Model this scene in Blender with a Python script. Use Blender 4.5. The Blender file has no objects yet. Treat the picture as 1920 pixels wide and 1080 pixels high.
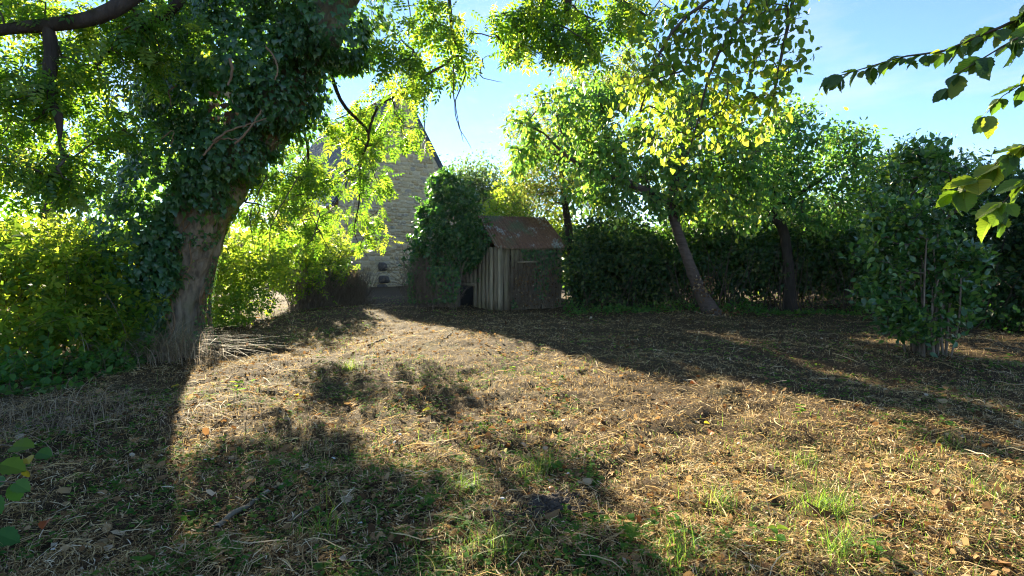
import bpy, math, random
import numpy as np

rng = np.random.default_rng(11)
random.seed(5)
SC = bpy.context.scene
COL = SC.collection

# ------------------------------------------------------------------ camera
F = 1000.0                       # focal length in photo pixels (photo is 1920 wide)
CAM = np.array([0.0, 0.0, 1.5])
PITCH = math.atan(55 / F)
cam_d = bpy.data.cameras.new('camera')
cam = bpy.data.objects.new('camera', cam_d)
COL.objects.link(cam)
cam_d.sensor_width = 36.0
cam_d.lens = 36.0 * F / 1920
cam_d.clip_start = 0.05
cam_d.clip_end = 3000
cam.location = CAM
cam.rotation_euler = (math.pi / 2 - PITCH, 0, 0)
SC.camera = cam

# ------------------------------------------------------------------ light
SUN_EL = math.radians(21.0)
SUN_AZ = math.atan2(-0.42, 1.0)           # left of straight ahead
sun_dir = np.array([math.sin(SUN_AZ) * math.cos(SUN_EL), math.cos(SUN_AZ) * math.cos(SUN_EL), math.sin(SUN_EL)])
world = bpy.data.worlds.new('World')
SC.world = world
world.use_nodes = True
wn, wl = world.node_tree.nodes, world.node_tree.links
for n in list(wn): wn.remove(n)
sky = wn.new('ShaderNodeTexSky'); sky.sky_type = 'NISHITA'
sky.sun_disc = False
sky.sun_elevation = SUN_EL
sky.sun_rotation = SUN_AZ
sky.air_density = 0.85; sky.dust_density = 0.0; sky.ozone_density = 3.8; sky.altitude = 50
# thin cirrus, fixed to directions of the sky
tc = wn.new('ShaderNodeTexCoord')
mp = wn.new('ShaderNodeMapping'); mp.inputs['Scale'].default_value = (2.2, 2.2, 9.0)
mp.inputs['Rotation'].default_value = (0.25, 0.35, 0.4)
wl.new(tc.outputs['Generated'], mp.inputs['Vector'])
cn = wn.new('ShaderNodeTexNoise'); cn.inputs['Scale'].default_value = 1.6; cn.inputs['Detail'].default_value = 7; cn.inputs['Roughness'].default_value = 0.6
wl.new(mp.outputs['Vector'], cn.inputs['Vector'])
cr = wn.new('ShaderNodeMapRange'); cr.inputs['From Min'].default_value = 0.48; cr.inputs['From Max'].default_value = 0.78
cr.inputs['To Max'].default_value = 0.5
wl.new(cn.outputs['Fac'], cr.inputs['Value'])
cm = wn.new('ShaderNodeMix'); cm.data_type = 'RGBA'
wl.new(cr.outputs['Result'], cm.inputs['Factor'])
wl.new(sky.outputs['Color'], cm.inputs['A'])
cm.inputs['B'].default_value = (3.5, 3.55, 3.7, 1)
bg = wn.new('ShaderNodeBackground'); bg.inputs['Strength'].default_value = 0.05
wl.new(cm.outputs['Result'], bg.inputs['Color'])
wo = wn.new('ShaderNodeOutputWorld')
wl.new(bg.outputs['Background'], wo.inputs['Surface'])

sd = bpy.data.lights.new('sun', 'SUN')
sd.energy = 5.0; sd.angle = math.radians(0.55); sd.color = (1.0, 0.88, 0.64)
so = bpy.data.objects.new('sun', sd); COL.objects.link(so)
so.rotation_euler = (math.pi / 2 - SUN_EL, 0, math.pi - SUN_AZ)
so.location = (-20, 40, 30)

SC.view_settings.view_transform = 'Standard'
SC.view_settings.look = 'None'
SC.view_settings.exposure = 2.72
SC.view_settings.gamma = 1.0
SC.view_settings.use_curve_mapping = False
SC.cycles.max_bounces = 7
SC.cycles.diffuse_bounces = 4
SC.cycles.transmission_bounces = 4
SC.cycles.glossy_bounces = 2
SC.cycles.use_denoising = True
SC.cycles.caustics_reflective = False
SC.cycles.caustics_refractive = False
SC.cycles.sample_clamp_indirect = 6
SC.cycles.filter_width = 1.15

# ------------------------------------------------------------------ helpers
def W(px, py, D):
    """photo pixel + distance along the view axis -> world point"""
    u, v = (px - 960) / F, (540 - py) / F
    d = np.array([u, math.cos(PITCH) + v * math.sin(PITCH), -math.sin(PITCH) + v * math.cos(PITCH)])
    return CAM + d * (D / d[1])

def G(px, py):
    """photo pixel -> point on flat ground"""
    u, v = (px - 960) / F, (540 - py) / F
    d = np.array([u, math.cos(PITCH) + v * math.sin(PITCH), -math.sin(PITCH) + v * math.cos(PITCH)])
    p = CAM + d * (-CAM[2] / d[2])
    p[2] = gz(p[0], p[1])
    return p

_lat = np.random.default_rng(3).random((32, 32, 32))
def vnoise(P, scale=1.0, off=0.0):
    P = np.asarray(P, float) * scale + off + 1000.0
    i = np.floor(P).astype(int); f = P - i
    f = f * f * (3 - 2 * f)
    i0 = i % 32; i1 = (i + 1) % 32
    x0, y0, z0 = i0[..., 0], i0[..., 1], i0[..., 2]
    x1, y1, z1 = i1[..., 0], i1[..., 1], i1[..., 2]
    fx, fy, fz = f[..., 0], f[..., 1], f[..., 2]
    def L(a, b, t): return a + (b - a) * t
    return L(L(L(_lat[x0, y0, z0], _lat[x1, y0, z0], fx), L(_lat[x0, y1, z0], _lat[x1, y1, z0], fx), fy),
             L(L(_lat[x0, y0, z1], _lat[x1, y0, z1], fx), L(_lat[x0, y1, z1], _lat[x1, y1, z1], fx), fy), fz)

def gz(x, y):
    x = np.asarray(x, float); y = np.asarray(y, float)
    P = np.stack([x, y, np.zeros_like(x)], -1)
    near = np.clip((30 - np.hypot(x, y)) / 15, 0, 1)
    z = (vnoise(P, 0.45) - .5) * .14 + (vnoise(P, 1.7, 7) - .5) * .075 + (vnoise(P, 5.5, 3) - .5) * .055 + (vnoise(P, 13, 21) - .5) * .03
    # small dug-out edge beside the ivy trunk
    e = np.exp(-((x + 4.35) / .75) ** 2 - ((y - 8.75) / .14) ** 2)
    e2 = np.exp(-((x + 4.35) / .75) ** 2 - ((y - 8.50) / .14) ** 2)
    return z * near + e * .10 - e2 * .13

def norm(v):
    return v / np.maximum(np.linalg.norm(v, axis=-1, keepdims=True), 1e-9)

OFF = {}
def put(o, parent=None):
    COL.objects.link(o)
    if parent is not None: o.parent = parent
    return o

def mesh_data(name, V, T, mat, rnd=None, smooth=False):
    """T: (n,3) or (n,4) index array, or list of index lists"""
    me = bpy.data.meshes.new(name)
    V = np.asarray(V, np.float32)
    if isinstance(T, np.ndarray):
        n, k = T.shape
        me.vertices.add(len(V)); me.vertices.foreach_set('co', V.ravel())
        me.loops.add(n * k); me.loops.foreach_set('vertex_index', T.astype(np.int32).ravel())
        me.polygons.add(n)
        me.polygons.foreach_set('loop_start', np.arange(0, n * k, k, dtype=np.int32))
        me.update(calc_edges=True)
    else:
        me.from_pydata([tuple(v) for v in V], [], [list(t) for t in T])
        me.update()
    if rnd is not None:
        a = me.attributes.new('rnd', 'FLOAT', 'POINT')
        a.data.foreach_set('value', np.asarray(rnd, np.float32))
    if smooth:
        me.polygons.foreach_set('use_smooth', np.ones(len(me.polygons), bool))
    me.materials.append(mat)
    return me

def add(name, V, T, mat, parent=None, rnd=None, smooth=False, kind=None):
    V = np.asarray(V, float)
    off = OFF.get(parent.name, np.zeros(3)) if parent is not None else np.zeros(3)
    o = bpy.data.objects.new(name, mesh_data(name, V - off, T, mat, rnd, smooth))
    put(o, parent)
    OFF[o.name] = off
    if kind: o['kind'] = kind
    return o

def tag(o, label, cat=None, group=None, kind=None):
    o['label'] = label
    if cat: o['category'] = cat
    if group: o['group'] = group
    if kind: o['kind'] = kind
    return o

def thing(name, loc, label, cat, group=None):
    o = bpy.data.objects.new(name, None)
    o.empty_display_size = .2
    o.location = loc
    put(o)
    OFF[o.name] = np.array(loc, float)
    return tag(o, label, cat, group)

def inst(name, me, M3, loc, parent=None):
    """object that shares mesh data; M3 3x3, loc world"""
    from mathutils import Matrix
    o = bpy.data.objects.new(name, me)
    off = OFF.get(parent.name, np.zeros(3)) if parent is not None else np.zeros(3)
    m = Matrix.Identity(4)
    for i in range(3):
        for j in range(3): m[i][j] = float(M3[i][j])
        m[i][3] = float(loc[i] - off[i])
    put(o, parent)
    o.matrix_basis = m
    OFF[o.name] = off
    return o

class Acc:
    """collects pieces into one vertex / triangle array"""
    def __init__(s): s.V = []; s.T = []; s.R = []; s.n = 0
    def add(s, V, T, R=None):
        V = np.asarray(V, float); T = np.asarray(T, int)
        s.V.append(V); s.T.append(T + s.n); s.n += len(V)
        s.R.append(np.zeros(len(V)) if R is None else (np.full(len(V), R) if np.isscalar(R) else np.asarray(R)))
    def arrays(s): return np.concatenate(s.V), np.concatenate(s.T), np.concatenate(s.R)
    def build(s, name, mat, parent=None, smooth=False, kind=None):
        V, T, R = s.arrays()
        return add(name, V, T, mat, parent, R, smooth, kind)

def quads2tris(Q):
    Q = np.asarray(Q)
    return np.concatenate([Q[:, [0, 1, 2]], Q[:, [0, 2, 3]]])

BOXT = quads2tris(np.array([[0, 3, 2, 1], [4, 5, 6, 7], [0, 1, 5, 4], [1, 2, 6, 5], [2, 3, 7, 6], [3, 0, 4, 7]]))
def boxv(o, a, b, c):
    """box from corner o and edge vectors a, b, c"""
    o, a, b, c = (np.asarray(q, float) for q in (o, a, b, c))
    return np.array([o, o + a, o + a + b, o + b, o + c, o + a + c, o + a + b + c, o + b + c])

# ------------------------------------------------------------------ materials
def new_mat(name):
    m = bpy.data.materials.new(name); m.use_nodes = True
    nt = m.node_tree
    for n in list(nt.nodes): nt.nodes.remove(n)
    out = nt.nodes.new('ShaderNodeOutputMaterial')
    return m, nt, out

def rnd_socket(nt):
    """per-piece random number: stored attribute + object random, wrapped to 0..1"""
    a = nt.nodes.new('ShaderNodeAttribute'); a.attribute_name = 'rnd'
    oi = nt.nodes.new('ShaderNodeObjectInfo')
    s = nt.nodes.new('ShaderNodeMath'); s.operation = 'ADD'
    nt.links.new(a.outputs['Fac'], s.inputs[0]); nt.links.new(oi.outputs['Random'], s.inputs[1])
    f = nt.nodes.new('ShaderNodeMath'); f.operation = 'FRACT'
    nt.links.new(s.outputs[0], f.inputs[0])
    return f.outputs[0]

def attr_socket(nt):
    a = nt.nodes.new('ShaderNodeAttribute'); a.attribute_name = 'rnd'
    return a.outputs['Fac']

def ramp(nt, sock, stops):
    r = nt.nodes.new('ShaderNodeValToRGB')
    el = r.color_ramp.elements
    while len(el) < len(stops): el.new(0.5)
    for e, (p, c) in zip(el, stops):
        e.position = p; e.color = (*c, 1)
    if sock is not None: nt.links.new(sock, r.inputs['Fac'])
    return r.outputs['Color']

def noise(nt, scale, detail=4, rough=.55, coord='Object', stretch=(1, 1, 1)):
    t = nt.nodes.new('ShaderNodeTexCoord')
    m = nt.nodes.new('ShaderNodeMapping'); m.inputs['Scale'].default_value = stretch
    nt.links.new(t.outputs[coord], m.inputs['Vector'])
    n = nt.nodes.new('ShaderNodeTexNoise')
    n.inputs['Scale'].default_value = scale; n.inputs['Detail'].default_value = detail; n.inputs['Roughness'].default_value = rough
    nt.links.new(m.outputs['Vector'], n.inputs['Vector'])
    return n.outputs['Fac']

def mixc(nt, fac, a, b, mode='MIX'):
    m = nt.nodes.new('ShaderNodeMix'); m.data_type = 'RGBA'; m.blend_type = mode
    for s, v in (('Factor', fac), ('A', a), ('B', b)):
        if hasattr(v, 'node'): nt.links.new(v, m.inputs[s])
        elif s == 'Factor': m.inputs[s].default_value = v
        else: m.inputs[s].default_value = (*v, 1)
    return m.outputs['Result']

def bump(nt, h, strength, dist=.02):
    b = nt.nodes.new('ShaderNodeBump'); b.inputs['Strength'].default_value = strength; b.inputs['Distance'].default_value = dist
    nt.links.new(h, b.inputs['Height'])
    return b.outputs['Normal']

def principled(nt, color, rough=.8, spec=.3, normal=None):
    p = nt.nodes.new('ShaderNodeBsdfPrincipled')
    if hasattr(color, 'node'): nt.links.new(color, p.inputs['Base Color'])
    else: p.inputs['Base Color'].default_value = (*color, 1)
    if hasattr(rough, 'node'): nt.links.new(rough, p.inputs['Roughness'])
    else: p.inputs['Roughness'].default_value = rough
    p.inputs['Specular IOR Level'].default_value = spec
    if normal is not None: nt.links.new(normal, p.inputs['Normal'])
    return p.outputs['BSDF']

def leaf_mat(name, refl, trans, tmix=.42, rough=.45, spec=.4):
    """refl / trans: colour stops over the per-leaf random number; thin translucent blade"""
    m, nt, out = new_mat(name)
    s = rnd_socket(nt)
    c1 = ramp(nt, s, refl); c2 = ramp(nt, s, trans)
    b = principled(nt, c1, rough, spec)
    t = nt.nodes.new('ShaderNodeBsdfTranslucent'); nt.links.new(c2, t.inputs['Color'])
    mx = nt.nodes.new('ShaderNodeMixShader'); mx.inputs['Fac'].default_value = tmix
    nt.links.new(b, mx.inputs[1]); nt.links.new(t.outputs['BSDF'], mx.inputs[2])
    nt.links.new(mx.outputs['Shader'], out.inputs['Surface'])
    return m

M = {}
M['ivy'] = leaf_mat('ivy leaf', [(0, (.022, .066, .028)), (.6, (.038, .105, .042)), (1, (.08, .16, .05))],
                    [(0, (.08, .22, .03)), (.7, (.18, .40, .04)), (1, (.40, .58, .06))], .34, .32, .55)
M['ivyshed'] = leaf_mat('shed ivy leaf', [(0, (.02, .07, .03)), (.6, (.03, .10, .035)), (1, (.07, .15, .04))],
                    [(0, (.08, .25, .03)), (.6, (.18, .42, .04)), (1, (.38, .55, .06))], .38, .34, .5)
M['thicket'] = leaf_mat('thicket leaf', [(0, (.03, .09, .015)), (.6, (.06, .14, .02)), (1, (.12, .18, .03))],
                    [(0, (.20, .38, .025)), (.6, (.42, .58, .04)), (1, (.68, .68, .06))], .56, .5, .25)
M['nettle'] = leaf_mat('nettle leaf', [(0, (.02, .08, .02)), (1, (.05, .13, .03))],
                    [(0, (.10, .30, .03)), (1, (.30, .50, .04))], .40, .55, .25)
M['ash'] = leaf_mat('ash leaflet', [(0, (.025, .075, .015)), (.6, (.05, .12, .02)), (1, (.10, .16, .03))],
                    [(0, (.16, .36, .02)), (.6, (.36, .58, .03)), (1, (.62, .68, .05))], .48, .42, .35)
M['cherry'] = leaf_mat('broad leaf', [(0, (.035, .115, .035)), (.6, (.06, .16, .045)), (1, (.13, .21, .05))],
                    [(0, (.12, .32, .05)), (.6, (.24, .47, .05)), (1, (.55, .60, .06))], .44, .42, .35)
M['plum'] = leaf_mat('plum leaf', [(0, (.025, .07, .02)), (.6, (.05, .11, .03)), (.9, (.12, .14, .04)), (1, (.2, .1, .04))],
                    [(0, (.16, .33, .04)), (.6, (.36, .50, .05)), (1, (.62, .55, .08))], .45, .5, .3)
M['hazel'] = leaf_mat('hazel leaf', [(0, (.03, .08, .015)), (.5, (.06, .13, .02)), (1, (.14, .17, .03))],
                    [(0, (.20, .38, .03)), (.5, (.40, .54, .04)), (1, (.74, .66, .06))], .50, .5, .3)
M['laurel'] = leaf_mat('laurel leaf', [(0, (.025, .075, .022)), (.7, (.05, .13, .032)), (1, (.11, .20, .04))],
                    [(0, (.06, .18, .02)), (.7, (.16, .38, .03)), (1, (.42, .58, .05))], .32, .28, .55)
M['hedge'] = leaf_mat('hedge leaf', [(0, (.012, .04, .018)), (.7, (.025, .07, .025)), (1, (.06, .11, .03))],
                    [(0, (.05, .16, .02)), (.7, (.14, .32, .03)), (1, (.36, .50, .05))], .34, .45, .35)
M['fartree'] = leaf_mat('far tree leaf', [(0, (.03, .07, .03)), (1, (.06, .11, .04))],
                    [(0, (.14, .28, .06)), (1, (.28, .42, .08))], .40, .6, .2)
M['grass'] = leaf_mat('grass blade', [(0, (.03, .10, .015)), (.7, (.06, .15, .02)), (1, (.16, .17, .05))],
                    [(0, (.14, .30, .03)), (.7, (.30, .46, .05)), (1, (.52, .48, .14))], .44, .55, .2)
M['sprout'] = leaf_mat('seedling leaf', [(0, (.025, .09, .02)), (.7, (.05, .14, .03)), (1, (.10, .16, .03))],
                    [(0, (.16, .40, .03)), (1, (.42, .60, .05))], .45, .85, .08)
M['straw'] = leaf_mat('dry straw', [(0, (.05, .03, .014)), (.3, (.20, .13, .055)), (.6, (.46, .325, .15)), (.85, (.64, .49, .26)), (1, (.72, .63, .46))],
                    [(0, (.18, .11, .04)), (.5, (.50, .35, .14)), (1, (.72, .55, .28))], .36, .7, .2)
M['drygrass'] = leaf_mat('dead grass', [(0, (.20, .15, .10)), (.6, (.32, .25, .17)), (1, (.46, .38, .27))],
                    [(0, (.2, .15, .1)), (1, (.4, .32, .22))], .25, .7, .2)
M['deadleaf'] = leaf_mat('dead leaf', [(0, (.06, .033, .016)), (.4, (.16, .09, .042)), (.75, (.28, .17, .08)), (.93, (.40, .28, .15)), (1, (.48, .42, .32))],
                    [(0, (.12, .05, .018)), (.6, (.32, .16, .05)), (1, (.45, .30, .13))], .28, .85, .08)
M['brownleaf'] = leaf_mat('brown leaf', [(0, (.11, .055, .025)), (.5, (.20, .11, .05)), (1, (.30, .18, .085))], [(0, (.2, .08, .025)), (1, (.38, .2, .07))], .28, .8, .1)
M['orangeleaf'] = leaf_mat('orange leaf', [(0, (.30, .07, .012)), (1, (.42, .14, .02))], [(0, (.6, .14, .02)), (1, (.7, .28, .03))], .35, .55, .3)
M['yellowleaf'] = leaf_mat('yellow leaf', [(0, (.40, .27, .02)), (1, (.36, .34, .04))], [(0, (.75, .48, .03)), (1, (.65, .62, .05))], .4, .5, .3)
M['flower'] = leaf_mat('ivy flower head', [(0, (.12, .17, .05)), (1, (.22, .26, .09))], [(0, (.2, .3, .06)), (1, (.3, .4, .1))], .2, .7, .2)

def bark_mat(name, dark, light, sc=9, stretch=(1, 1, .18), bs=.9, moss=None):
    m, nt, out = new_mat(name)
    n1 = noise(nt, sc, 6, .65, 'Object', stretch)
    n2 = noise(nt, 2.2, 3)
    c = ramp(nt, n1, [(.32, dark), (.62, light)])
    c = mixc(nt, .35, c, ramp(nt, n2, [(.35, dark), (.7, light)]))
    if moss is not None:
        n3 = noise(nt, 1.3, 4, .6)
        c = mixc(nt, ramp(nt, n3, [(.52, (0, 0, 0)), (.68, (.7, .7, .7))]), c, moss)
    b = principled(nt, c, .9, .15, bump(nt, n1, bs, .03))
    nt.links.new(b, out.inputs['Surface'])
    return m
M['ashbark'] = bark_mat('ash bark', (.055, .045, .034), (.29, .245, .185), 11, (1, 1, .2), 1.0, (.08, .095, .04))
M['twig'] = bark_mat('twig bark', (.045, .035, .026), (.13, .105, .08), 20)
M['cherrybark'] = bark_mat('cherry bark', (.05, .035, .028), (.14, .10, .08), 10, (.4, .4, 2.2), .6)
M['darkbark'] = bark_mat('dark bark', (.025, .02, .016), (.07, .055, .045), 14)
M['ivystem'] = bark_mat('ivy stem', (.12, .075, .045), (.28, .19, .12), 22)
M['deadvine'] = bark_mat('dead vine', (.08, .06, .044), (.25, .19, .14), 16)
M['darkvine'] = bark_mat('stem with painted shade', (.03, .022, .016), (.09, .065, .045), 16)  # vine bark copy with the hedge's shade put into its colour
M['cane'] = bark_mat('cane', (.07, .05, .035), (.22, .17, .12), 16)

def soil_mat():
    m, nt, out = new_mat('soil and mulch')
    a = noise(nt, 1.1, 5, .6); b = noise(nt, 14, 8, .72); c = noise(nt, 70, 5, .7)
    c1 = ramp(nt, b, [(.34, (.018, .012, .007)), (.52, (.055, .036, .019)), (.66, (.13, .085, .043)), (.8, (.24, .17, .09))])
    c2 = ramp(nt, c, [(.38, (.014, .009, .005)), (.72, (.20, .135, .07))])
    col = mixc(nt, .5, c1, c2)
    g = ramp(nt, a, [(.54, (0, 0, 0)), (.70, (.3, .3, .3))])
    col = mixc(nt, g, col, (.055, .085, .022))
    bs = principled(nt, col, .95, .1, bump(nt, mixc(nt, .5, b, c), 1.0, .05))
    nt.links.new(bs, out.inputs['Surface'])
    return m
M['soil'] = soil_mat()

def stone_mat():
    m, nt, out = new_mat('rubble stone')
    s = rnd_socket(nt)
    base = ramp(nt, s, [(0, (.45, .335, .18)), (.25, (.58, .455, .265)), (.5, (.49, .42, .30)), (.7, (.63, .505, .30)), (.88, (.39, .35, .28)), (1, (.67, .565, .39))])
    n = noise(nt, 6, 6, .65)
    c = mixc(nt, .55, base, ramp(nt, n, [(.3, (.25, .22, .17)), (.7, (1.1, 1.05, .95))]), 'MULTIPLY')
    nt.links.new(principled(nt, c, .92, .15, bump(nt, n, .6, .03)), out.inputs['Surface'])
    return m
M['stone'] = stone_mat()
def simple(name, c1, c2, sc=8, rough=.85, spec=.2, bs=.4, stretch=(1, 1, 1)):
    m, nt, out = new_mat(name)
    n = noise(nt, sc, 6, .62, 'Object', stretch)
    nt.links.new(principled(nt, ramp(nt, n, [(.3, c1), (.7, c2)]), rough, spec, bump(nt, n, bs, .02)), out.inputs['Surface'])
    return m
M['mortar'] = simple('lime mortar', (.44, .35, .21), (.60, .50, .33), 12)
M['slate'] = None
def slate_mat():
    m, nt, out = new_mat('roof slate')
    s = rnd_socket(nt)
    c = ramp(nt, s, [(0, (.06, .075, .095)), (.6, (.10, .12, .15)), (1, (.16, .18, .2))])
    n = noise(nt, 3, 5)
    c = mixc(nt, .4, c, ramp(nt, n, [(.35, (.4, .42, .4)), (.7, (1.1, 1.1, 1.1))]), 'MULTIPLY')
    nt.links.new(principled(nt, c, .62, .3, bump(nt, noise(nt, 30, 3), .2, .01)), out.inputs['Surface'])
    return m
M['slate'] = slate_mat()
M['terracotta'] = simple('ridge tile', (.34, .15, .07), (.48, .25, .13), 9)
M['zinc'] = simple('grey gutter', (.20, .20, .20), (.36, .36, .35), 6, .5, .4, .1)
M['litslate'] = simple('painted slate glint', (.42, .40, .36), (.60, .57, .52), 8)  # pale colour stands in for light glancing off the lower slates
M['darkstone'] = simple('dark projecting stone', (.05, .042, .036), (.13, .11, .09), 9)
M['black'] = simple('interior shade', (.008, .007, .006), (.016, .014, .012), 5)  # near-black colour stands in for shade inside shed and vent

def wood_mat():
    m, nt, out = new_mat('weathered plank')
    s = rnd_socket(nt)
    g = noise(nt, 7, 7, .68, 'Object', (4, 4, .22))
    f = noise(nt, 26, 5, .7, 'Object', (4, 4, .1))
    base = ramp(nt, s, [(0, (.28, .225, .16)), (.35, (.40, .33, .245)), (.7, (.34, .275, .195)), (1, (.48, .41, .31))])
    c = mixc(nt, .8, base, ramp(nt, g, [(.3, (.28, .24, .2)), (.5, (.8, .78, .74)), (.7, (1.2, 1.15, 1.1))]), 'MULTIPLY')
    c = mixc(nt, .45, c, ramp(nt, f, [(.35, (.2, .18, .16)), (.65, (1.15, 1.15, 1.1))]), 'MULTIPLY')
    al = noise(nt, 1.6, 4)
    c = mixc(nt, ramp(nt, al, [(.52, (0, 0, 0)), (.72, (.55, .55, .55))]), c, (.20, .22, .07))
    nt.links.new(principled(nt, c, .9, .15, bump(nt, mixc(nt, .5, g, f), .9, .03)), out.inputs['Surface'])
    return m
M['wood'] = wood_mat()

def tin_mat():
    m, nt, out = new_mat('rusty corrugated iron')
    n1 = noise(nt, 2.0, 5, .6); n2 = noise(nt, 9, 6, .7); n3 = noise(nt, 1.1, 4, .6, 'Object', (1, 1, .4))
    rust = ramp(nt, n2, [(.3, (.10, .048, .028)), (.55, (.20, .098, .055)), (.75, (.29, .17, .105))])
    pale = ramp(nt, n2, [(.3, (.24, .28, .27)), (.7, (.46, .52, .50))])
    c = mixc(nt, ramp(nt, mixc(nt, .35, n1, n2), [(.55, (0, 0, 0)), (.62, (.75, .75, .75))]), rust, pale)
    c = mixc(nt, ramp(nt, n3, [(.50, (0, 0, 0)), (.62, (.75, .75, .75))]), c, (.10, .13, .06))
    nt.links.new(principled(nt, c, .72, .3, bump(nt, n2, .3, .01)), out.inputs['Surface'])
    return m
M['tin'] = tin_mat()
M['pale'] = simple('pale stone chip', (.45, .43, .40), (.70, .68, .64), 30)

# ------------------------------------------------------------------ leaf shapes: x across, y along, z off the blade
def tpl(V, T): return np.array(V, float), np.array(T, int)
L_OVATE = tpl([(0, 0, 0), (-.24, .25, .06), (.24, .25, .06), (0, .5, -.02), (-.25, .58, .05), (.25, .58, .05), (0, 1, -.14)],
              [(0, 3, 1), (0, 2, 3), (1, 3, 4), (2, 5, 3), (4, 3, 6), (3, 5, 6)])
L_DIAM = tpl([(0, 0, 0), (-.26, .45, .07), (.26, .45, .07), (0, 1, -.1)], [(0, 2, 1), (1, 2, 3)])
L_CHIP = tpl([(0, 0, .1), (-.3, .2, -.06), (.22, .3, -.1), (-.2, .75, .1), (.3, .7, .02), (.05, 1, .12)], [(0, 2, 1), (1, 2, 3), (2, 4, 3), (3, 4, 5)])
L_LANCE = tpl([(0, 0, 0), (-.16, .4, .05), (.16, .4, .05), (0, .45, -.02), (0, 1, -.12)], [(0, 3, 1), (0, 2, 3), (1, 3, 4), (3, 2, 4)])
L_IVY = tpl([(0, .3, .06), (0, .06, 0), (-.34, -.06, -.05), (-.50, .30, -.04), (-.24, .48, 0), (0, 1, -.12), (.24, .48, 0), (.50, .30, -.04), (.34, -.06, -.05)],
            [(0, 1, 2), (0, 2, 3), (0, 3, 4), (0, 4, 5), (0, 5, 6), (0, 6, 7), (0, 7, 8), (0, 8, 1)])
def compound(pairs, wl, ll, arch=.25):
    V, T = [], []
    def leaflet(base, d, L, w):
        k = len(V)
        d = np.array(d, float); d /= np.linalg.norm(d)
        s = np.array([-d[1], d[0], 0])
        b = np.array(base, float)
        V.extend([b, b + d * L * .45 + s * w + [0, 0, .02], b + d * L * .45 - s * w + [0, 0, .02], b + d * L + [0, 0, -.05]])
        T.extend([(k, k + 2, k + 1), (k + 1, k + 2, k + 3)])
    def z(y): return -arch * y * y
    k = 0
    V.extend([np.array([-.008, 0, 0]), np.array([.008, 0, 0]), np.array([0, .92, z(.92)])]); T.append((0, 1, 2))
    for i in range(pairs):
        y = .25 + .6 * i / max(1, pairs - 1)
        for sgn in (-1, 1):
            leaflet((0, y, z(y)), (sgn * .85, .55, -.25), ll * (1 - .25 * abs(i / max(1, pairs - 1) - .4)), wl)
    leaflet((0, .9, z(.9)), (0, 1, -.3), ll, wl)
    return np.array(V), np.array(T)
L_ASH = compound(4, .075, .36)
L_BRAMBLE = tpl([(0, 0, 0), (-.1, .3, 0), (.1, .3, 0),
                 (0, .35, 0), (-.2, .65, .04), (.2, .65, .04), (0, 1, -.08),
                 (-.05, .3, 0), (-.22, .14, .03), (-.35, .42, .03), (-.55, .26, -.06),
                 (.05, .3, 0), (.22, .14, .03), (.35, .42, .03), (.55, .26, -.06)],
                [(3, 5, 4), (4, 5, 6), (7, 9, 8), (8, 9, 10), (11, 12, 13), (12, 14, 13)])

def leaves(tp, P, d, n, size, rnd=None, wide=1.0):
    """place one leaf per row"""
    Vt, Tt = tp
    K = len(P)
    d = norm(d); n = n - (n * d).sum(-1, keepdims=True) * d; n = norm(n)
    r = np.cross(d, n)
    s = np.broadcast_to(np.asarray(size, float), (K,))[:, None, None]
    V = P[:, None, :] + s * (wide * Vt[None, :, 0:1] * r[:, None, :] + Vt[None, :, 1:2] * d[:, None, :] + Vt[None, :, 2:3] * n[:, None, :])
    T = Tt[None] + (np.arange(K) * len(Vt))[:, None, None]
    if rnd is None: rnd = rng.random(K)
    R = np.repeat(np.clip(rnd, 0, .995), len(Vt))
    return V.reshape(-1, 3), T.reshape(-1, 3), R

def rdir(K): return norm(rng.normal(size=(K, 3)))

def blob(px, py, D, rx, ry, rd):
    c = W(px, py, D)
    return c, np.array([rx * D / F, rd, ry * D / F])

def in_blobs(blobs, K, gap=0.0, scale=1.2, off=0):
    """points spread through a union of ellipsoids, thinned by noise"""
    vol = np.array([np.prod(r) ** .8 for c, r in blobs]); vol = vol / vol.sum()
    out = []
    for (c, r), w in zip(blobs, vol):
        k = int(K * w) + 1
        p = rdir(k * 2) * (rng.random((k * 2, 1)) ** .42) * r + c
        if gap > 0: p = p[vnoise(p, scale, off) > gap * .8]
        out.append(p[:k])
    return np.concatenate(out)

def shell(blobs, K, inner=.72, bump_=.3, scale=1.4, off=0):
    """points near the outside of a union of ellipsoids, with outward directions"""
    ar = np.array([(r[0] * r[2] + r[1] * r[2] + r[0] * r[1]) for c, r in blobs]); ar = ar / ar.sum()
    P, O = [], []
    for i, ((c, r), w) in enumerate(zip(blobs, ar)):
        k = int(K * w) + 1
        u = rdir(k)
        rad = inner + (1 - inner) * rng.random((k, 1)) ** .6
        q = c + u * r
        rad = rad * (1 + bump_ * (vnoise(q, scale, off)[:, None] - .5) * 2)
        p = c + u * r * rad
        keep = np.ones(k, bool)
        for j, (c2, r2) in enumerate(blobs):
            if j != i: keep &= (((p - c2) / r2) ** 2).sum(1) > (inner * .8) ** 2
        P.append(p[keep]); O.append(norm(u / r)[keep])
    return np.concatenate(P), np.concatenate(O)

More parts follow.
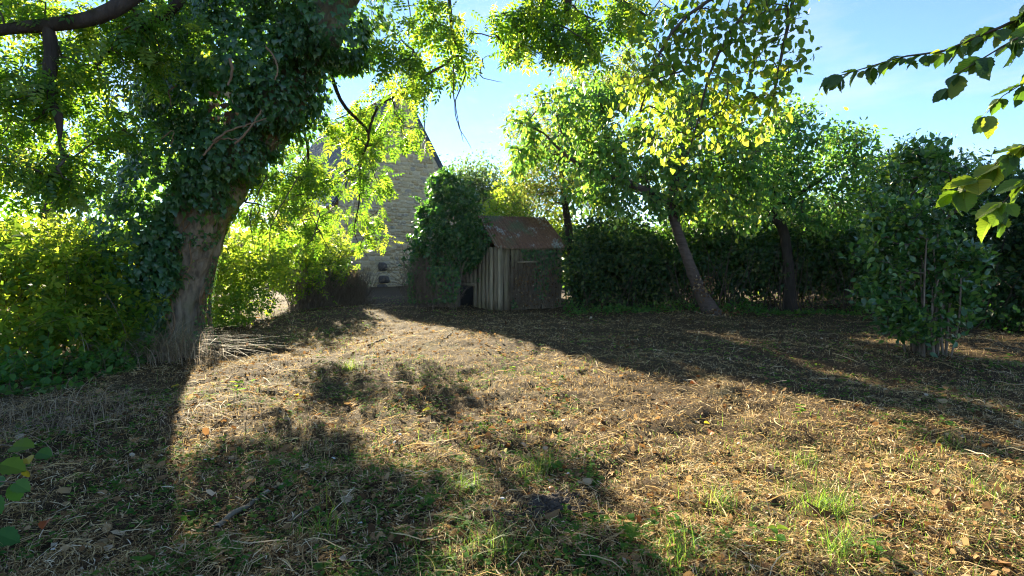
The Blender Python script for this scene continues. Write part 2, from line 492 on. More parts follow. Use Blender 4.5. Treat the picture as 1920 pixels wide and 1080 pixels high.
# ------------------------------------------------------------------ stems
def tube_edges(A, B, ra, rb, sides=5):
    """separate frusta A->B"""
    K = len(A)
    d = norm(B - A)
    ref = np.where(np.abs(d[:, 2:3]) > .9, np.array([[1., 0, 0]]), np.array([[0, 0, 1.]]))
    s = norm(np.cross(d, ref)); t = np.cross(d, s)
    ang = np.arange(sides) * 2 * math.pi / sides
    ring = np.cos(ang)[None, :, None] * s[:, None, :] + np.sin(ang)[None, :, None] * t[:, None, :]
    V = np.concatenate([A[:, None] + ring * ra[:, None, None], B[:, None] + ring * rb[:, None, None]], 1)
    i = np.arange(sides); j = (i + 1) % sides
    q = np.stack([i, j, j + sides, i + sides], 1)
    t3 = quads2tris(q)
    T = t3[None] + (np.arange(K) * 2 * sides)[:, None, None]
    return V.reshape(-1, 3), T.reshape(-1, 3)

def path_tube(P, R, sides=6, acc=None, rn=0.):
    """joined tube along one polyline"""
    P = np.asarray(P, float); R = np.asarray(R, float)
    d = norm(np.gradient(P, axis=0))
    ref = np.array([0, 0, 1.]) if abs(d[:, 2]).mean() < .8 else np.array([0, 1., 0])
    s = norm(np.cross(d, ref)); t = np.cross(d, s)
    ang = np.arange(sides) * 2 * math.pi / sides
    V = P[:, None] + R[:, None, None] * (np.cos(ang)[None, :, None] * s[:, None] + np.sin(ang)[None, :, None] * t[:, None])
    n = len(P)
    i = np.arange(sides); j = (i + 1) % sides
    Q = np.concatenate([np.stack([k * sides + i, k * sides + j, (k + 1) * sides + j, (k + 1) * sides + i], 1) for k in range(n - 1)])
    T = quads2tris(Q)
    if acc is not None: acc.add(V.reshape(-1, 3), T, rn)
    return V.reshape(-1, 3), T

def resample(pts, step):
    P = np.array([p for p, r in pts], float); R = np.array([r for p, r in pts], float)
    # Catmull-Rom smoothing
    n = len(P); Q, S = [], []
    for i in range(n - 1):
        p0, p1, p2, p3 = P[max(i - 1, 0)], P[i], P[i + 1], P[min(i + 2, n - 1)]
        m = max(1, int(np.linalg.norm(p2 - p1) / step))
        for k in range(m):
            t = k / m
            Q.append(.5 * ((2 * p1) + (-p0 + p2) * t + (2 * p0 - 5 * p1 + 4 * p2 - p3) * t * t + (-p0 + 3 * p1 - 3 * p2 + p3) * t ** 3))
            S.append(R[i] + (R[i + 1] - R[i]) * t)
    Q.append(P[-1]); S.append(R[-1])
    return np.array(Q), np.array(S)

def lofted_trunk(pts, sides=20, step=.08, rough=.06, flare=.35, ns=3.0, ridge=0.):
    P, R = resample(pts, step)
    h = P[:, 2] - P[0, 2]
    R = R * (1 + flare * np.exp(-h / .28))
    V, T = path_tube(P, R, sides)
    c = np.repeat(P, sides, 0); rr = np.repeat(R, sides)[:, None]
    o = norm(V - c)
    st = V * np.array([1, 1, .35])
    V = V + o * rr * (rough * 4 * (vnoise(st, ns) - .5) + rough * 2.2 * (vnoise(st, ns * 3, 5) - .5))[:, None]
    if ridge:
        st = V * np.array([1, 1, .13])
        V = V + o * ridge * (np.abs(vnoise(st, 13, 2) - .5) * 2 + .6 * np.abs(vnoise(st, 27, 6) - .5) * 2 - .5)[:, None]
    return V, T, P, R

def grow(fixed, att, step=.22, arch=.12, wander=.14, tip=.006, expo=.43):
    """fixed: list of (P,R) polylines; att: target points. Returns nodes, parents, radii, per-attractor node paths"""
    Pn = list(); par = list(); fr = list()
    for k, (P, R) in enumerate(fixed):
        base = -1
        if k > 0:
            base = int(np.argmin(np.linalg.norm(np.array(Pn) - P[0], axis=1)))
        for i in range(len(P)):
            Pn.append(P[i]); fr.append(R[i]); par.append(base if i == 0 else len(Pn) - 2)
    nf = len(Pn)
    cap = nf + len(att) * 40
    X = np.zeros((cap, 3)); X[:nf] = Pn
    n = nf
    d0 = np.min(np.linalg.norm(att[:, None, :] - X[None, :nf:2][0][None], axis=2), axis=1)
    paths = []
    for ai in np.argsort(d0):
        a = att[ai]
        dd = np.linalg.norm(X[:n] - a, axis=1)
        j = int(np.argmin(dd)); L = dd[j]
        m = min(36, max(2, int(L / step)))
        p = X[j]
        c = (p + a) / 2 + np.array([0, 0, arch * L]) + rng.normal(size=3) * wander * L
        t = (np.arange(1, m + 1) / m)[:, None]
        q = (1 - t) ** 2 * p + 2 * t * (1 - t) * c + t * t * a
        ids = np.arange(n, n + m)
        X[n:n + m] = q
        par.extend([j] + list(range(n, n + m - 1)))
        n += m
        paths.append((ai, ids))
    X = X[:n]; par = np.array(par)
    cnt = np.zeros(n)
    for ai, ids in paths: cnt[ids[-1]] += 1
    for i in range(n - 1, 0, -1):
        if par[i] >= 0: cnt[par[i]] += cnt[i]
    r = tip * np.maximum(cnt, 1) ** expo
    r[:nf] = fr
    return X, par, r, nf, paths

def branch_mesh(X, par, r, nf, sides=5):
    idx = np.arange(nf, len(X))
    pa = par[idx]
    ra = np.minimum(r[pa], r[idx] * 1.3)
    return tube_edges(X[pa], X[idx], ra, r[idx], sides)

def twig_leaves(X, paths, per, tp, size, droop=.35, up=.5, spread=.14, tail=.65, bias=0., wide=1.0, inner=None):
    P, D_ = [], []
    for ai, ids in paths:
        m = len(ids)
        k = rng.poisson(per)
        if k == 0: continue
        t = (1 - tail * rng.random(k) ** 1.3) * (m - 1)
        i0 = np.clip(t.astype(int), 0, m - 2) if m > 1 else np.zeros(k, int)
        q = X[ids[i0]] + rng.normal(size=(k, 3)) * spread
        tw = norm(X[ids[-1]] - X[ids[0]])
        P.append(q); D_.append(np.repeat(tw[None], k, 0))
    P = np.concatenate(P); D_ = np.concatenate(D_)
    K = len(P)
    d = rdir(K) + D_ * .6 + np.array([0, 0, -droop])
    n = rdir(K) * (1 - up) + np.array([0, 0, up])
    sz = size * rng.uniform(.65, 1.25, K)
    rn = np.clip(rng.beta(2, 2.6, K) + bias + .35 * (vnoise(P, 1.1, 4) - .5), 0, .99)
    return leaves(tp, P, d, n, sz, rn, wide)

def up_to(V, lo): return V[V[:, 2] > lo]

# ------------------------------------------------------------------ ground
def axis(segs):
    out = []
    for a, b, s in segs: out.extend(np.arange(a, b, s))
    out.append(segs[-1][1])
    return np.array(out)
xs = axis([(-1500, -100, 200), (-100, -24, 8), (-24, -12, .6), (-12, -6, .14), (-6, 6, .06), (6, 12, .14), (12, 24, .6), (24, 100, 8), (100, 1500, 200)])
ys = axis([(-300, -20, 40), (-20, 0, 2), (0, 2, .25), (2, 7, .055), (7, 13, .09), (13, 20, .16), (20, 40, .8), (40, 120, 8), (120, 2200, 160)])
gx, gy = np.meshgrid(xs, ys)
V = np.stack([gx.ravel(), gy.ravel(), gz(gx.ravel(), gy.ravel())], 1)
nx, ny = len(xs), len(ys)
ii, jj = np.meshgrid(np.arange(nx - 1), np.arange(ny - 1))
i0 = (jj * nx + ii).ravel()
ground = add('ground', V, np.stack([i0, i0 + 1, i0 + nx + 1, i0 + nx], 1), M['soil'], smooth=True, kind='structure')
ground['label'] = 'brown earth of the clearing strewn with mown debris'

def ground_pts(K, d0=1.9, d1=21, half=1.08, pad=.8, power=1.0):
    D = np.exp(rng.uniform(math.log(d0), math.log(d1), K)) if power == 1 else d0 + (d1 - d0) * rng.random(K) ** power
    X = rng.uniform(-1, 1, K) * (D * half + pad)
    return np.stack([X, D, gz(X, D)], 1)

def ribbons(P, az, L, w, lift, bend, rn, tilt=None, segs=2):
    """flat bent strips lying on the ground"""
    K = len(P)
    dirh = np.stack([np.cos(az), np.sin(az), np.zeros(K)], 1)
    side = np.stack([-np.sin(az), np.cos(az), np.zeros(K)], 1)
    roll = rng.uniform(-1.2, 1.2, K)[:, None]
    across = side * np.cos(roll) + np.array([0, 0, 1.]) * np.sin(roll)
    tilt = rng.normal(0, .16, K) if tilt is None else tilt
    V = []
    for s in range(segs + 1):
        t = s / segs
        c = P + dirh * (L * (t - .5))[:, None] + side * (bend * L * (1 - 4 * (t - .5) ** 2))[:, None]
        c[:, 2] += lift + (t - .5) * L * tilt + L * .10 * (1 - 4 * (t - .5) ** 2) * rng.uniform(-.4, 1.2, K)
        ww = (w * (1 if 0 < s < segs else .7))[:, None]
        V.append(c - across * ww / 2); V.append(c + across * ww / 2)
    V = np.stack(V, 1)
    q = np.array([[2 * s, 2 * s + 1, 2 * s + 3, 2 * s + 2] for s in range(segs)])
    T = q[None] + (np.arange(K) * 2 * (segs + 1))[:, None, None]
    return V.reshape(-1, 3), quads2tris(T.reshape(-1, 4)), np.repeat(rn, 2 * (segs + 1))

def blades(P, az, L, w, bend, rn, segs=4):
    K = len(P)
    h = np.stack([np.cos(az), np.sin(az), np.zeros(K)], 1)
    side = np.stack([-np.sin(az), np.cos(az), np.zeros(K)], 1)
    V = []
    for s in range(segs + 1):
        t = s / segs
        c = P + h * (L * bend * t * t)[:, None]
        c[:, 2] += L * t * (1 - .5 * bend * t)
        ww = (w * (1 - t ** 1.6))[:, None] + .0003
        V.append(c - side * ww / 2); V.append(c + side * ww / 2)
    V = np.stack(V, 1)
    q = np.array([[2 * s, 2 * s + 1, 2 * s + 3, 2 * s + 2] for s in range(segs)])
    T = q[None] + (np.arange(K) * 2 * (segs + 1))[:, None, None]
    return V.reshape(-1, 3), quads2tris(T.reshape(-1, 4)), np.repeat(rn, 2 * (segs + 1))
def no_plot(P):
    """nothing of the litter inside the shed or the house"""
    x, y = P[:, 0], P[:, 1]
    return P

# mown straw and stalks, thicker in some places than others
acc = Acc()
P = ground_pts(270000)
dens = vnoise(P, 1.3, 61) * .55 + vnoise(P, 4.5, 33) * .45
P = P[rng.random(len(P)) < .30 + 1.5 * np.clip(dens - .25, 0, .5)]
D = P[:, 1]
sc = 1 + D * .045
az = rng.normal(.25, .9, len(P)) + (vnoise(P, 1.6, 2) - .5) * 5
L = rng.gamma(1.7, .022, len(P)).clip(.012, .24) * (1 + .3 * (D > 8))
wd = rng.uniform(.0018, .005, len(P)) * sc; lf = rng.uniform(.004, .035, len(P)); bd = rng.normal(0, .07, len(P))
rn0 = np.clip(rng.beta(.8, .95, len(P)) + .6 * (vnoise(P, .9, 9) - .5), 0, .99); ti0 = rng.normal(0, .42, len(P))
for sel, sg in ((D < 5.5, 2), (D >= 5.5, 1)):
    V, T, R = ribbons(P[sel], az[sel], L[sel], wd[sel], lf[sel], bd[sel], rn0[sel], ti0[sel], segs=sg)
    acc.add(V, T, R)
P = ground_pts(80000, 1.9, 18)               # short stubble standing up
P = P[rng.random(len(P)) < .2 + 1.6 * np.clip(vnoise(P, 1.7, 45) - .28, 0, .5)]
K = len(P)
V, T, R = blades(P, rng.uniform(0, 6.3, K), rng.gamma(3, .013, K).clip(.012, .10), rng.uniform(.002, .0048, K) * (1 + P[:, 1] * .05), rng.uniform(.1, 1.3, K), rng.beta(1.8, 1.6, K).clip(0, .99), 2)
acc.add(V, T, R)
P = ground_pts(1100, 1.9, 12)                # longer stalks
V, T, R = ribbons(P, rng.uniform(0, 6.3, len(P)), rng.uniform(.10, .36, len(P)), rng.uniform(.0025, .0055, len(P)) * (1 + P[:, 1] * .05),
                  rng.uniform(.012, .045, len(P)), rng.normal(0, .09, len(P)), rng.beta(2.5, 1.6, len(P)).clip(0, .99), segs=4)
acc.add(V, T, R)
straw = acc.build('straw_mulch', M['straw'], kind='stuff')
straw['label'] = 'dry chopped stalks and straw covering the whole clearing'

# broken dead leaves
P = ground_pts(60000, 1.9, 20)
P = P[rng.random(len(P)) < .15 + 1.6 * np.clip(vnoise(P, 2.2, 77) - .3, 0, .5)]
P[:, 2] += rng.uniform(.004, .03, len(P))
K = len(P)
n = rdir(K) * .55 + np.array([0, 0, .7]); d = rdir(K) * np.array([1, 1, .3])
V, T, R = leaves(L_CHIP, P, d, n, rng.gamma(2.4, .010, K).clip(.008, .075) * (1 + P[:, 1] * .02), rng.beta(1.8, 2.0, K), 1.25)
o = add('leaf_litter', V, T, M['deadleaf'], rnd=R, kind='stuff'); o['label'] = 'crumbled brown dead leaves mixed into the mulch'

# seedlings and creeping green
def sprouts(P, size, per):
    K = len(P)
    Q = np.repeat(P, per, 0); N = len(Q)
    h = np.repeat(rng.uniform(.006, .05, K), per) * rng.uniform(.4, 1, N)
    a = rng.uniform(0, 6.3, N)
    rad = np.stack([np.cos(a), np.sin(a), rng.uniform(-.1, .5, N)], 1)
    Q = Q + rad * .008; Q[:, 2] += h
    return leaves(L_DIAM, Q, rad, rdir(N) * .35 + np.array([0, 0, .8]), np.repeat(size, per) * rng.uniform(.7, 1.2, N), None, 1.5)
P = ground_pts(40000, 1.9, 21)
g = vnoise(P, .55, 31) * .6 + vnoise(P, 1.9, 12) * .4
left = -.07 * np.exp(-((P[:, 0] + 2.6) / 2.2) ** 2 - ((P[:, 1] - 3.4) / 1.7) ** 2) + np.exp(-((P[:, 0] + 1.7) / 2.2) ** 2 - ((P[:, 1] - 7.6) / 2.6) ** 2) * .16 + .14 * np.exp(-((P[:, 1] - 15.2) / 1.6) ** 2) * (P[:, 0] < 0)
keep = g + left + rng.normal(0, .07, len(P)) > .575
P = P[keep]
V, T, R = sprouts(P, rng.gamma(4, .0046, len(P)).clip(.008, .05) * (1 + P[:, 1] * .025), 5)
o = add('ground_cover_weeds', V, T, M['sprout'], rnd=R, kind='stuff'); o['label'] = 'tiny green seedlings and creeping weeds scattered over the mulch'

# sparse thin grass
P = ground_pts(30000, 1.9, 15)
g = vnoise(P, .7, 51) + .25 * np.exp(-((P[:, 0] - 2.2) / 1.6) ** 2 - ((P[:, 1] - 4) / 1.8) ** 2)
P = P[g + rng.normal(0, .08, len(P)) > .64]
K = len(P)
V, T, R = blades(P, rng.uniform(0, 6.3, K), rng.gamma(3, .022, K).clip(.02, .2), rng.uniform(.002, .004, K) * (1 + P[:, 1] * .05), rng.uniform(.2, 1.6, K), rng.beta(2, 2, K), 3)
o = add('sparse_grass', V, T, M['grass'], rnd=R, kind='stuff'); o['label'] = 'thin single grass blades coming up through the mulch'

# ------------------------------------------------------------------ stone house
HL = np.array([-8.75, 27.0, 0.0])                 # near corner
ha = norm(np.array([.79, .61, 0.0])); hb = norm(np.array([-.61, .79, 0.0]))   # along the gable / along the side wall
UP = np.array([0, 0, 1.0])
HWID, HLEN, EAVE, APEX = 7.2, 14.0, 4.5, 10.4
house = thing('stone_house', HL, 'tall honey stone house with blank gable wall and slate roof', 'house')
def HP(a, b, z): return HL + ha * a + hb * b + UP * z
def prism(poly, off, vec):
    n = len(poly)
    V = np.array(list(poly) + [p + vec for p in poly])
    T = [list(range(n))[::-1], list(range(n, 2 * n))] + [[i, (i + 1) % n, n + (i + 1) % n, n + i] for i in range(n)]
    return V, T
core = [HP(0.05, .05, -.3), HP(HWID - .05, .05, -.3), HP(HWID - .05, .05, EAVE), HP(HWID / 2, .05, APEX - .05), HP(0.05, .05, EAVE)]
V, T = prism(core, 0, hb * (HLEN - .1))
hw = add('wall', V, T, M['mortar'], house)

def stone_tpl(seed):
    r = np.random.default_rng(seed)
    c = []
    for (x, y) in ((-.5, -.5), (.5, -.5), (.5, .5), (-.5, .5)):
        k = r.uniform(.12, .32); k2 = r.uniform(.12, .32)
        sx, sy = (1 if x < 0 else -1), (1 if y < 0 else -1)
        pts = [(x, y + sy * k), (x + sx * k2, y)]
        if (x < 0) != (y < 0): pts = pts[::-1]
        c += pts
    c = np.array(c)
    # order the ring by angle
    c = c[np.argsort(np.arctan2(c[:, 1], c[:, 0]))]
    n = len(c)
    front = np.concatenate([c * .86 + r.normal(0, .02, c.shape), r.uniform(.75, 1.0, (n, 1))], 1)
    back = np.concatenate([c, np.zeros((n, 1))], 1)
    mid = np.array([[r.uniform(-.1, .1), r.uniform(-.1, .1), 1.1]])
    V = np.concatenate([front, back, mid])
    T = [[i, (i + 1) % n, 2 * n] for i in range(n)]
    for i in range(n):
        j = (i + 1) % n
        T += [[i, n + i, n + j], [i, n + j, j]]
    return V, np.array(T)
STP = [stone_tpl(s) for s in range(12)]
SME = [mesh_data('stone', v, t, M['stone']) for v, t in STP]

def lay_stones(length, top_fn, hmin, hmax, lmin, lmax, seed):
    r = np.random.default_rng(seed); out = []
    z = 0.02
    while z < 12:
        h = r.uniform(hmin, hmax)
        x = -r.uniform(0, .1)
        any_ = False
        while x < length:
            l = r.uniform(lmin, lmax) * (1.15 if r.random() < .15 else 1)
            xc, zc = x + l / 2, z + h / 2 + r.normal(0, .028)
            if x >= -.02 and x + l <= length + .02 and zc + h * .6 < min(top_fn(x), top_fn(x + l)):
                out.append((xc, zc, l - .022, h * r.uniform(.82, 1.0) - .016, r.integers(12), r.uniform(.025, .06), r.random())); any_ = True
            x += l
        z += h
        if not any_ and z > 4: break
    return out

def gable_top(x): return EAVE + (APEX - EAVE) * (1 - abs(x - HWID / 2) / (HWID / 2)) - .02
acc = Acc()
gst = lay_stones(HWID, gable_top, .13, .25, .16, .50, 3)
wst = lay_stones(HLEN, lambda x: EAVE - .02, .16, .30, .22, .62, 9)
def seen(p):
    """rough place in the photo"""
    d = p - CAM
    return 960 + F * d[0] / d[1], 485 - F * (p[2] - 1.5) / d[1]
cand = []
for lst, which in ((gst, 0), (wst, 1)):
    for s in lst:
        p = HP(s[0], 0.045, s[1]) if which == 0 else HP(.045, s[0], s[1])
        u, v = seen(p)
        vis = (which == 0 and 650 < u < 830 and v > 240) or (which == 1 and 440 < u < 548 and v < 470)
        cand.append((vis, (s[2] * s[3]) / p[1] ** 2, s, which, p))
order = sorted([i for i, c in enumerate(cand) if c[0]], key=lambda i: -cand[i][1])[:296]
chosen = set(order)
for i, (vis, ar, s, which, p) in enumerate(cand):
    xa, nrm = (ha, -hb) if which == 0 else (-hb, -ha)
    # local x along wall, y up, z outwards
    M3 = np.stack([xa * s[2], UP * s[3], nrm * s[5]], 1)
    if np.linalg.det(M3) < 0: M3[:, 0] *= -1
    if i in chosen: inst('stone', SME[s[4]], M3, p, hw)
    else:
        v, t = STP[s[4]]
        acc.add(v @ M3.T + p, t, s[6])
acc.build('rubble_stonework', M['stone'], hw, kind='stuff')

# roof: two slopes of overlapping slates on a deck
roof_core = []
slope = norm(ha * (HWID / 2) + UP * (APEX - EAVE)); SL = math.hypot(HWID / 2, APEX - EAVE)
nrmL = norm(np.cross(slope, hb)); nrmL = nrmL if nrmL[2] > 0 else -nrmL
o0 = HP(0, -.10, EAVE) - slope * .35
V = boxv(o0 + nrmL * .01, slope * (SL + .35), hb * (HLEN + .2), nrmL * .10)
roof = add('roof', V, BOXT, M['slate'], house)
acc = Acc()
rr = np.random.default_rng(4)
ncourse = int((SL + .35) / .13)
for c in range(ncourse):
    x = -.12 - (c % 2) * .11
    while x < HLEN + .1:
        w = .22
        oo = o0 + slope * (c * .13 - .01) + hb * (x + rr.normal(0, .002)) + nrmL * (.112 + .011 * 1 + rr.normal(0, .0025))
        q0 = oo - nrmL * .0; 
        V = np.array([q0, q0 + hb * (w - .008), q0 + hb * (w - .008) + slope * .25 - nrmL * .014, q0 + slope * .25 - nrmL * .014,
                      q0 - nrmL * .009, q0 + hb * (w - .008) - nrmL * .009])
        acc.add(V, [(0, 1, 2), (0, 2, 3), (4, 5, 1), (4, 1, 0)], rr.random())
        x += w
acc.build('slates', M['slate'], roof, kind='stuff')
slopeR = norm(-ha * (HWID / 2) + UP * (APEX - EAVE)); nrmR = norm(np.cross(hb, slopeR)); nrmR = nrmR if nrmR[2] > 0 else -nrmR
oR = HP(HWID, -.10, EAVE) - slopeR * .35
add('rear_roof', boxv(oR + nrmR * .012, slopeR * (SL + .33), hb * (HLEN + .2), nrmR * .11), BOXT, M['slate'], house)
# verge slates along both gable edges
add('verge', boxv(HP(0, -.16, EAVE) - slope * .36 + nrmL * .12, slope * (SL + .37), hb * .25, nrmL * .035), BOXT, M['slate'], roof)
add('verge', boxv(HP(HWID, -.16, EAVE) - slopeR * .36 + nrmR * .126, slopeR * (SL + .34), hb * .25, nrmR * .02), BOXT, M['slate'], house)
# ridge tiles
for k in range(35):
    c0 = HP(HWID / 2, -.12 + k * .405, APEX + .16)
    ang = np.linspace(0, math.pi, 7)
    ring = [ha * math.cos(a) * .15 + UP * math.sin(a) * .12 for a in ang]
    A = np.array([c0 + q for q in ring]); B = np.array([c0 + hb * .395 + q * 1.06 for q in ring])
    V = np.concatenate([A, B]); Q = np.array([[i, i + 1, i + 8, i + 7] for i in range(6)])
    add('ridge_tile', V, quads2tris(Q), M['terracotta'], house)
# eaves: pale strip, glancing light on the slates put into its colour; gutter
gp = [HP(-.30, b, EAVE - .30) for b in np.linspace(-.1, HLEN + .1, 12)]
V, T = path_tube(np.array(gp), np.full(12, .07), 8)
add('gutter', V, T, M['zinc'], house, smooth=True)
V = boxv(o0 + nrmL * .134 + hb * 1.2, slope * .55, hb * (HLEN - 1.1), nrmL * .03)
add('eaves_lit_strip', V, BOXT, M['litslate'], roof)
# vent hole as a black slab painted for its inner shade; projecting stones
V = boxv(HP(-.05, .25, 2.45), ha * .03, hb * .32, UP * .42); add('vent_opening_shade', V, BOXT, M['black'], house)
for (px, py, wd, hg, dp) in ((716, 500, .42, .46, .34), (718, 524, .5, .42, .42), (716, 538, .55, .30, .26)):
    # meet the gable plane
    u, v = (px - 960) / F, (540 - py) / F
    d = np.array([u, math.cos(PITCH) + v * math.sin(PITCH), -math.sin(PITCH) + v * math.cos(PITCH)])
    tt = ((HL - CAM) @ hb) / (d @ hb)
    p = CAM + d * tt
    v0, t0 = STP[int(px + py) % 12]
    M3 = np.stack([ha * wd, UP * hg, -hb * dp], 1)
    if np.linalg.det(M3) < 0: M3[:, 0] *= -1
    add('projecting_stone', v0 @ M3.T + p, t0, M['darkstone'], house)

# ------------------------------------------------------------------ shed
SCn = np.array([-.40, 15.75, 0.0])
sa = norm(np.array([1.9, .8, 0])); sb = norm(np.array([-.8, 1.9, 0])); sl = norm(np.array([-.75, .66, 0]))
SLEN, SDEP, SE, SR = 2.06, 2.9, 1.88, 2.84
shed = thing('wooden_shed', SCn, 'derelict plank shed with rusty corrugated roof, half swallowed by ivy', 'shed')
def plank(o, a, w, z0, z1, out, thick, seed):
    """one upright board with worn ends"""
    r = np.random.default_rng(seed)
    n = 5
    V, F_ = [], []
    zs = [z0 + (z1 - z0) * i / (n - 1) for i in range(n)]
    for i, z in enumerate(zs):
        j = r.normal(0, .006, 2); ww = w * (1 + r.normal(0, .03))
        jag = r.normal(0, .02) if i in (0, n - 1) else 0
        for (x, y, e) in ((0, 0, 0), (ww, 0, jag), (ww, thick, jag), (0, thick, 0)):
            V.append(o + a * (x + j[0]) + out * (y + j[1] * .6) + UP * (z + e))
    for i in range(n - 1):
        b = i * 4
        for k in range(4):
            F_.append((b + k, b + (k + 1) % 4, b + 4 + (k + 1) % 4, b + 4 + k))
    F_.append((3, 2, 1, 0)); b = (n - 1) * 4; F_.append((b, b + 1, b + 2, b + 3))
    return np.array(V), quads2tris(np.array(F_))
rr = np.random.default_rng(8)
outR = -sb; outL = norm(np.array([-.66, -.75, 0]))
x = 0.0; k = 0
while x < SLEN - .05:                                    # long side under the eaves
    w = rr.uniform(.13, .24)
    w = min(w, SLEN - x)
    z1 = SE - .03
    lo = -.05
    V, T = plank(SCn + sa * x, sa, w - rr.uniform(.008, .025), lo, z1 - (.0 if rr.random() < .7 else .08), outR, .028, 100 + k)
    add('plank', V, T, M['wood'], shed, rnd=np.full(len(V), rr.random()))
    x += w; k += 1
x = .03; k = 0
while x < 1.92:                                          # short side with the hole
    w = min(rr.uniform(.14, .23), 1.95 - x)
    hole = 1.02 < x + w / 2 < 1.72
    z0 = .70 + rr.normal(0, .02) if hole else -.05
    z1 = (SE - .02 if x < .62 else SE - .02 - (x - .62) * .62) + rr.normal(0, .03)
    if z1 - z0 > .1:
        V, T = plank(SCn + sl * x, sl, w - rr.uniform(.008, .03), z0, z1, outL, .03, 200 + k)
        add('plank', V, T, M['wood'], shed, rnd=np.full(len(V), rr.random()))
    x += w; k += 1
# frame, black panels standing in for the shade inside, posts, shelf board
V, T = plank(SCn + outR * .03 + outL * .03 - sa * .03, sa, .13, -.05, SE - .02, outR, .06, 301); add('corner_post', V, T, M['wood'], shed)
V, T = plank(SCn + sl * 1.90 + outL * .02, sl, .16, -.05, .95, outL, .14, 302); add('door_post', V, T, M['wood'], shed)
V, T = plank(SCn + sa * (SLEN - .14) + outR * .03, sa, .15, -.05, SE - .04, outR, .05, 303); add('corner_post', V, T, M['wood'], shed)
add('lintel', boxv(SCn + sl * .95 + outL * .034 + UP * .66, sl * .95, outL * .05, UP * .09), BOXT, M['wood'], shed)
add('shade_backing', boxv(SCn + sa * .06 + sb * .08 - UP * .1, sa * (SLEN - .12), sb * .02, UP * (SE)), BOXT, M['black'], shed)
add('shade_backing', boxv(SCn + sl * .10 - outL * .35 - UP * .1, sl * 1.9, outL * .02, UP * (1.3)), BOXT, M['black'], shed)
add('rear_wall', boxv(SCn + sb * SDEP - UP * .1, sa * SLEN, sb * .03, UP * SE), BOXT, M['wood'], shed)
add('side_wall', boxv(SCn + sa * SLEN - UP * .1, sb * SDEP, sa * .03, UP * (SE - .02)), BOXT, M['wood'], shed)
add('shelf_board', boxv(SCn + sa * .55 + outR * .05 + UP * 1.37, sa * .62 + UP * .02, outR * .16, UP * .045), BOXT, M['wood'], shed)
rise = SR - SE; run = SDEP / 2
rs = norm(sb * run + UP * rise); rl = math.hypot(run, rise)
rn_ = norm(np.cross(sa, rs)); rn_ = rn_ if rn_[2] > 0 else -rn_
def tin(o, along, up, length, w, nrm_, seed):
    r = np.random.default_rng(seed)
    nxw = int(w / .0095); nyw = 5
    xx = np.linspace(0, w, nxw)
    V = []
    for j in range(nyw):
        t = j / (nyw - 1)
        for x in xx:
            V.append(o + along * x + up * (t * length) + nrm_ * (.020 * math.sin(2 * math.pi * x / .10) + .004 * math.sin(3 * t + seed)))
    V = np.array(V)
    Q = np.array([[j * nxw + i, j * nxw + i + 1, (j + 1) * nxw + i + 1, (j + 1) * nxw + i] for j in range(nyw - 1) for i in range(nxw - 1)])
    return V, quads2tris(Q)
for side in (0, 1):
    for k in range(3):
        if side == 0:
            o = SCn + sa * (-.13 + k * .77) + UP * SE - rs * .16 + rn_ * (.02 + .006 * k)
            V, T = tin(o, sa, rs, rl + .19, .84, rn_, k)
        else:
            rs2 = norm(-sb * run + UP * rise); rn2 = norm(np.cross(sa, rs2)); rn2 = rn2 if rn2[2] > 0 else -rn2
            o = SCn + sb * SDEP + sa * (-.13 + k * .77) + UP * SE - rs2 * .16 + rn2 * (.02 + .006 * k)
            V, T = tin(o, sa, rs2, rl + .17, .84, rn2, k + 9)
        add('roof_sheet', V, T, M['tin'], shed, smooth=True)
# eave batten and rafters
add('eave_batten', boxv(SCn - sa * .10 + UP * (SE - .10) + outR * .03, sa * (SLEN + .25), outR * .05, UP * .07), BOXT, M['wood'], shed)
for a in (-.06, SLEN + .04):
    add('gable_board', boxv(SCn + sa * a + UP * (SE - .08) - rs * .1, rs * (rl + .05), sa * .03, UP * .10), BOXT, M['wood'], shed)

# ------------------------------------------------------------------ trees: generic builder
def build_tree(name, label, base, trunks, att, leafset, bark, sides=14, cat='tree', twigs='twig', tip=.006, expo=.43, arch=.12, wander=.14, flare=.35, rough=.05, lower=.15, ridge=0., limbmat=None):
    """trunks: list of [(point, radius), ...]; leafset: list of dict for twig_leaves"""
    t = thing(name, base, label, cat)
    fixed = []; V0 = []
    acc = Acc()
    for i, pts in enumerate(trunks):
        V, T, P, R = lofted_trunk(pts, sides if i == 0 else 8, .06 if ridge and i == 0 else (.10 if i == 0 else .14), rough, flare if i == 0 else 0., ridge=ridge if i == 0 else 0.)
        if i == 0: add('trunk', V, T, M[bark], t, smooth=True)
        else: add('limb', V, T, M[limbmat or bark], t, smooth=True)
        P2, R2 = resample(pts, .22)
        k = int(len(P2) * lower) if i == 0 else 0
        fixed.append((P2[k:], R2[k:]))
    X, par, r, nf, paths = grow(fixed, att, arch=arch, wander=wander, tip=tip, expo=expo)
    V, T = branch_mesh(X, par, r, nf)
    add('branches', V, T, M[twigs], t, kind='stuff')
    acc = Acc()
    for ls in leafset:
        m = ls.pop('mat')
        V, T, R = twig_leaves(X, paths, **ls)
        add('crown', V, T, M[m], t, rnd=R, kind='stuff')
    return t

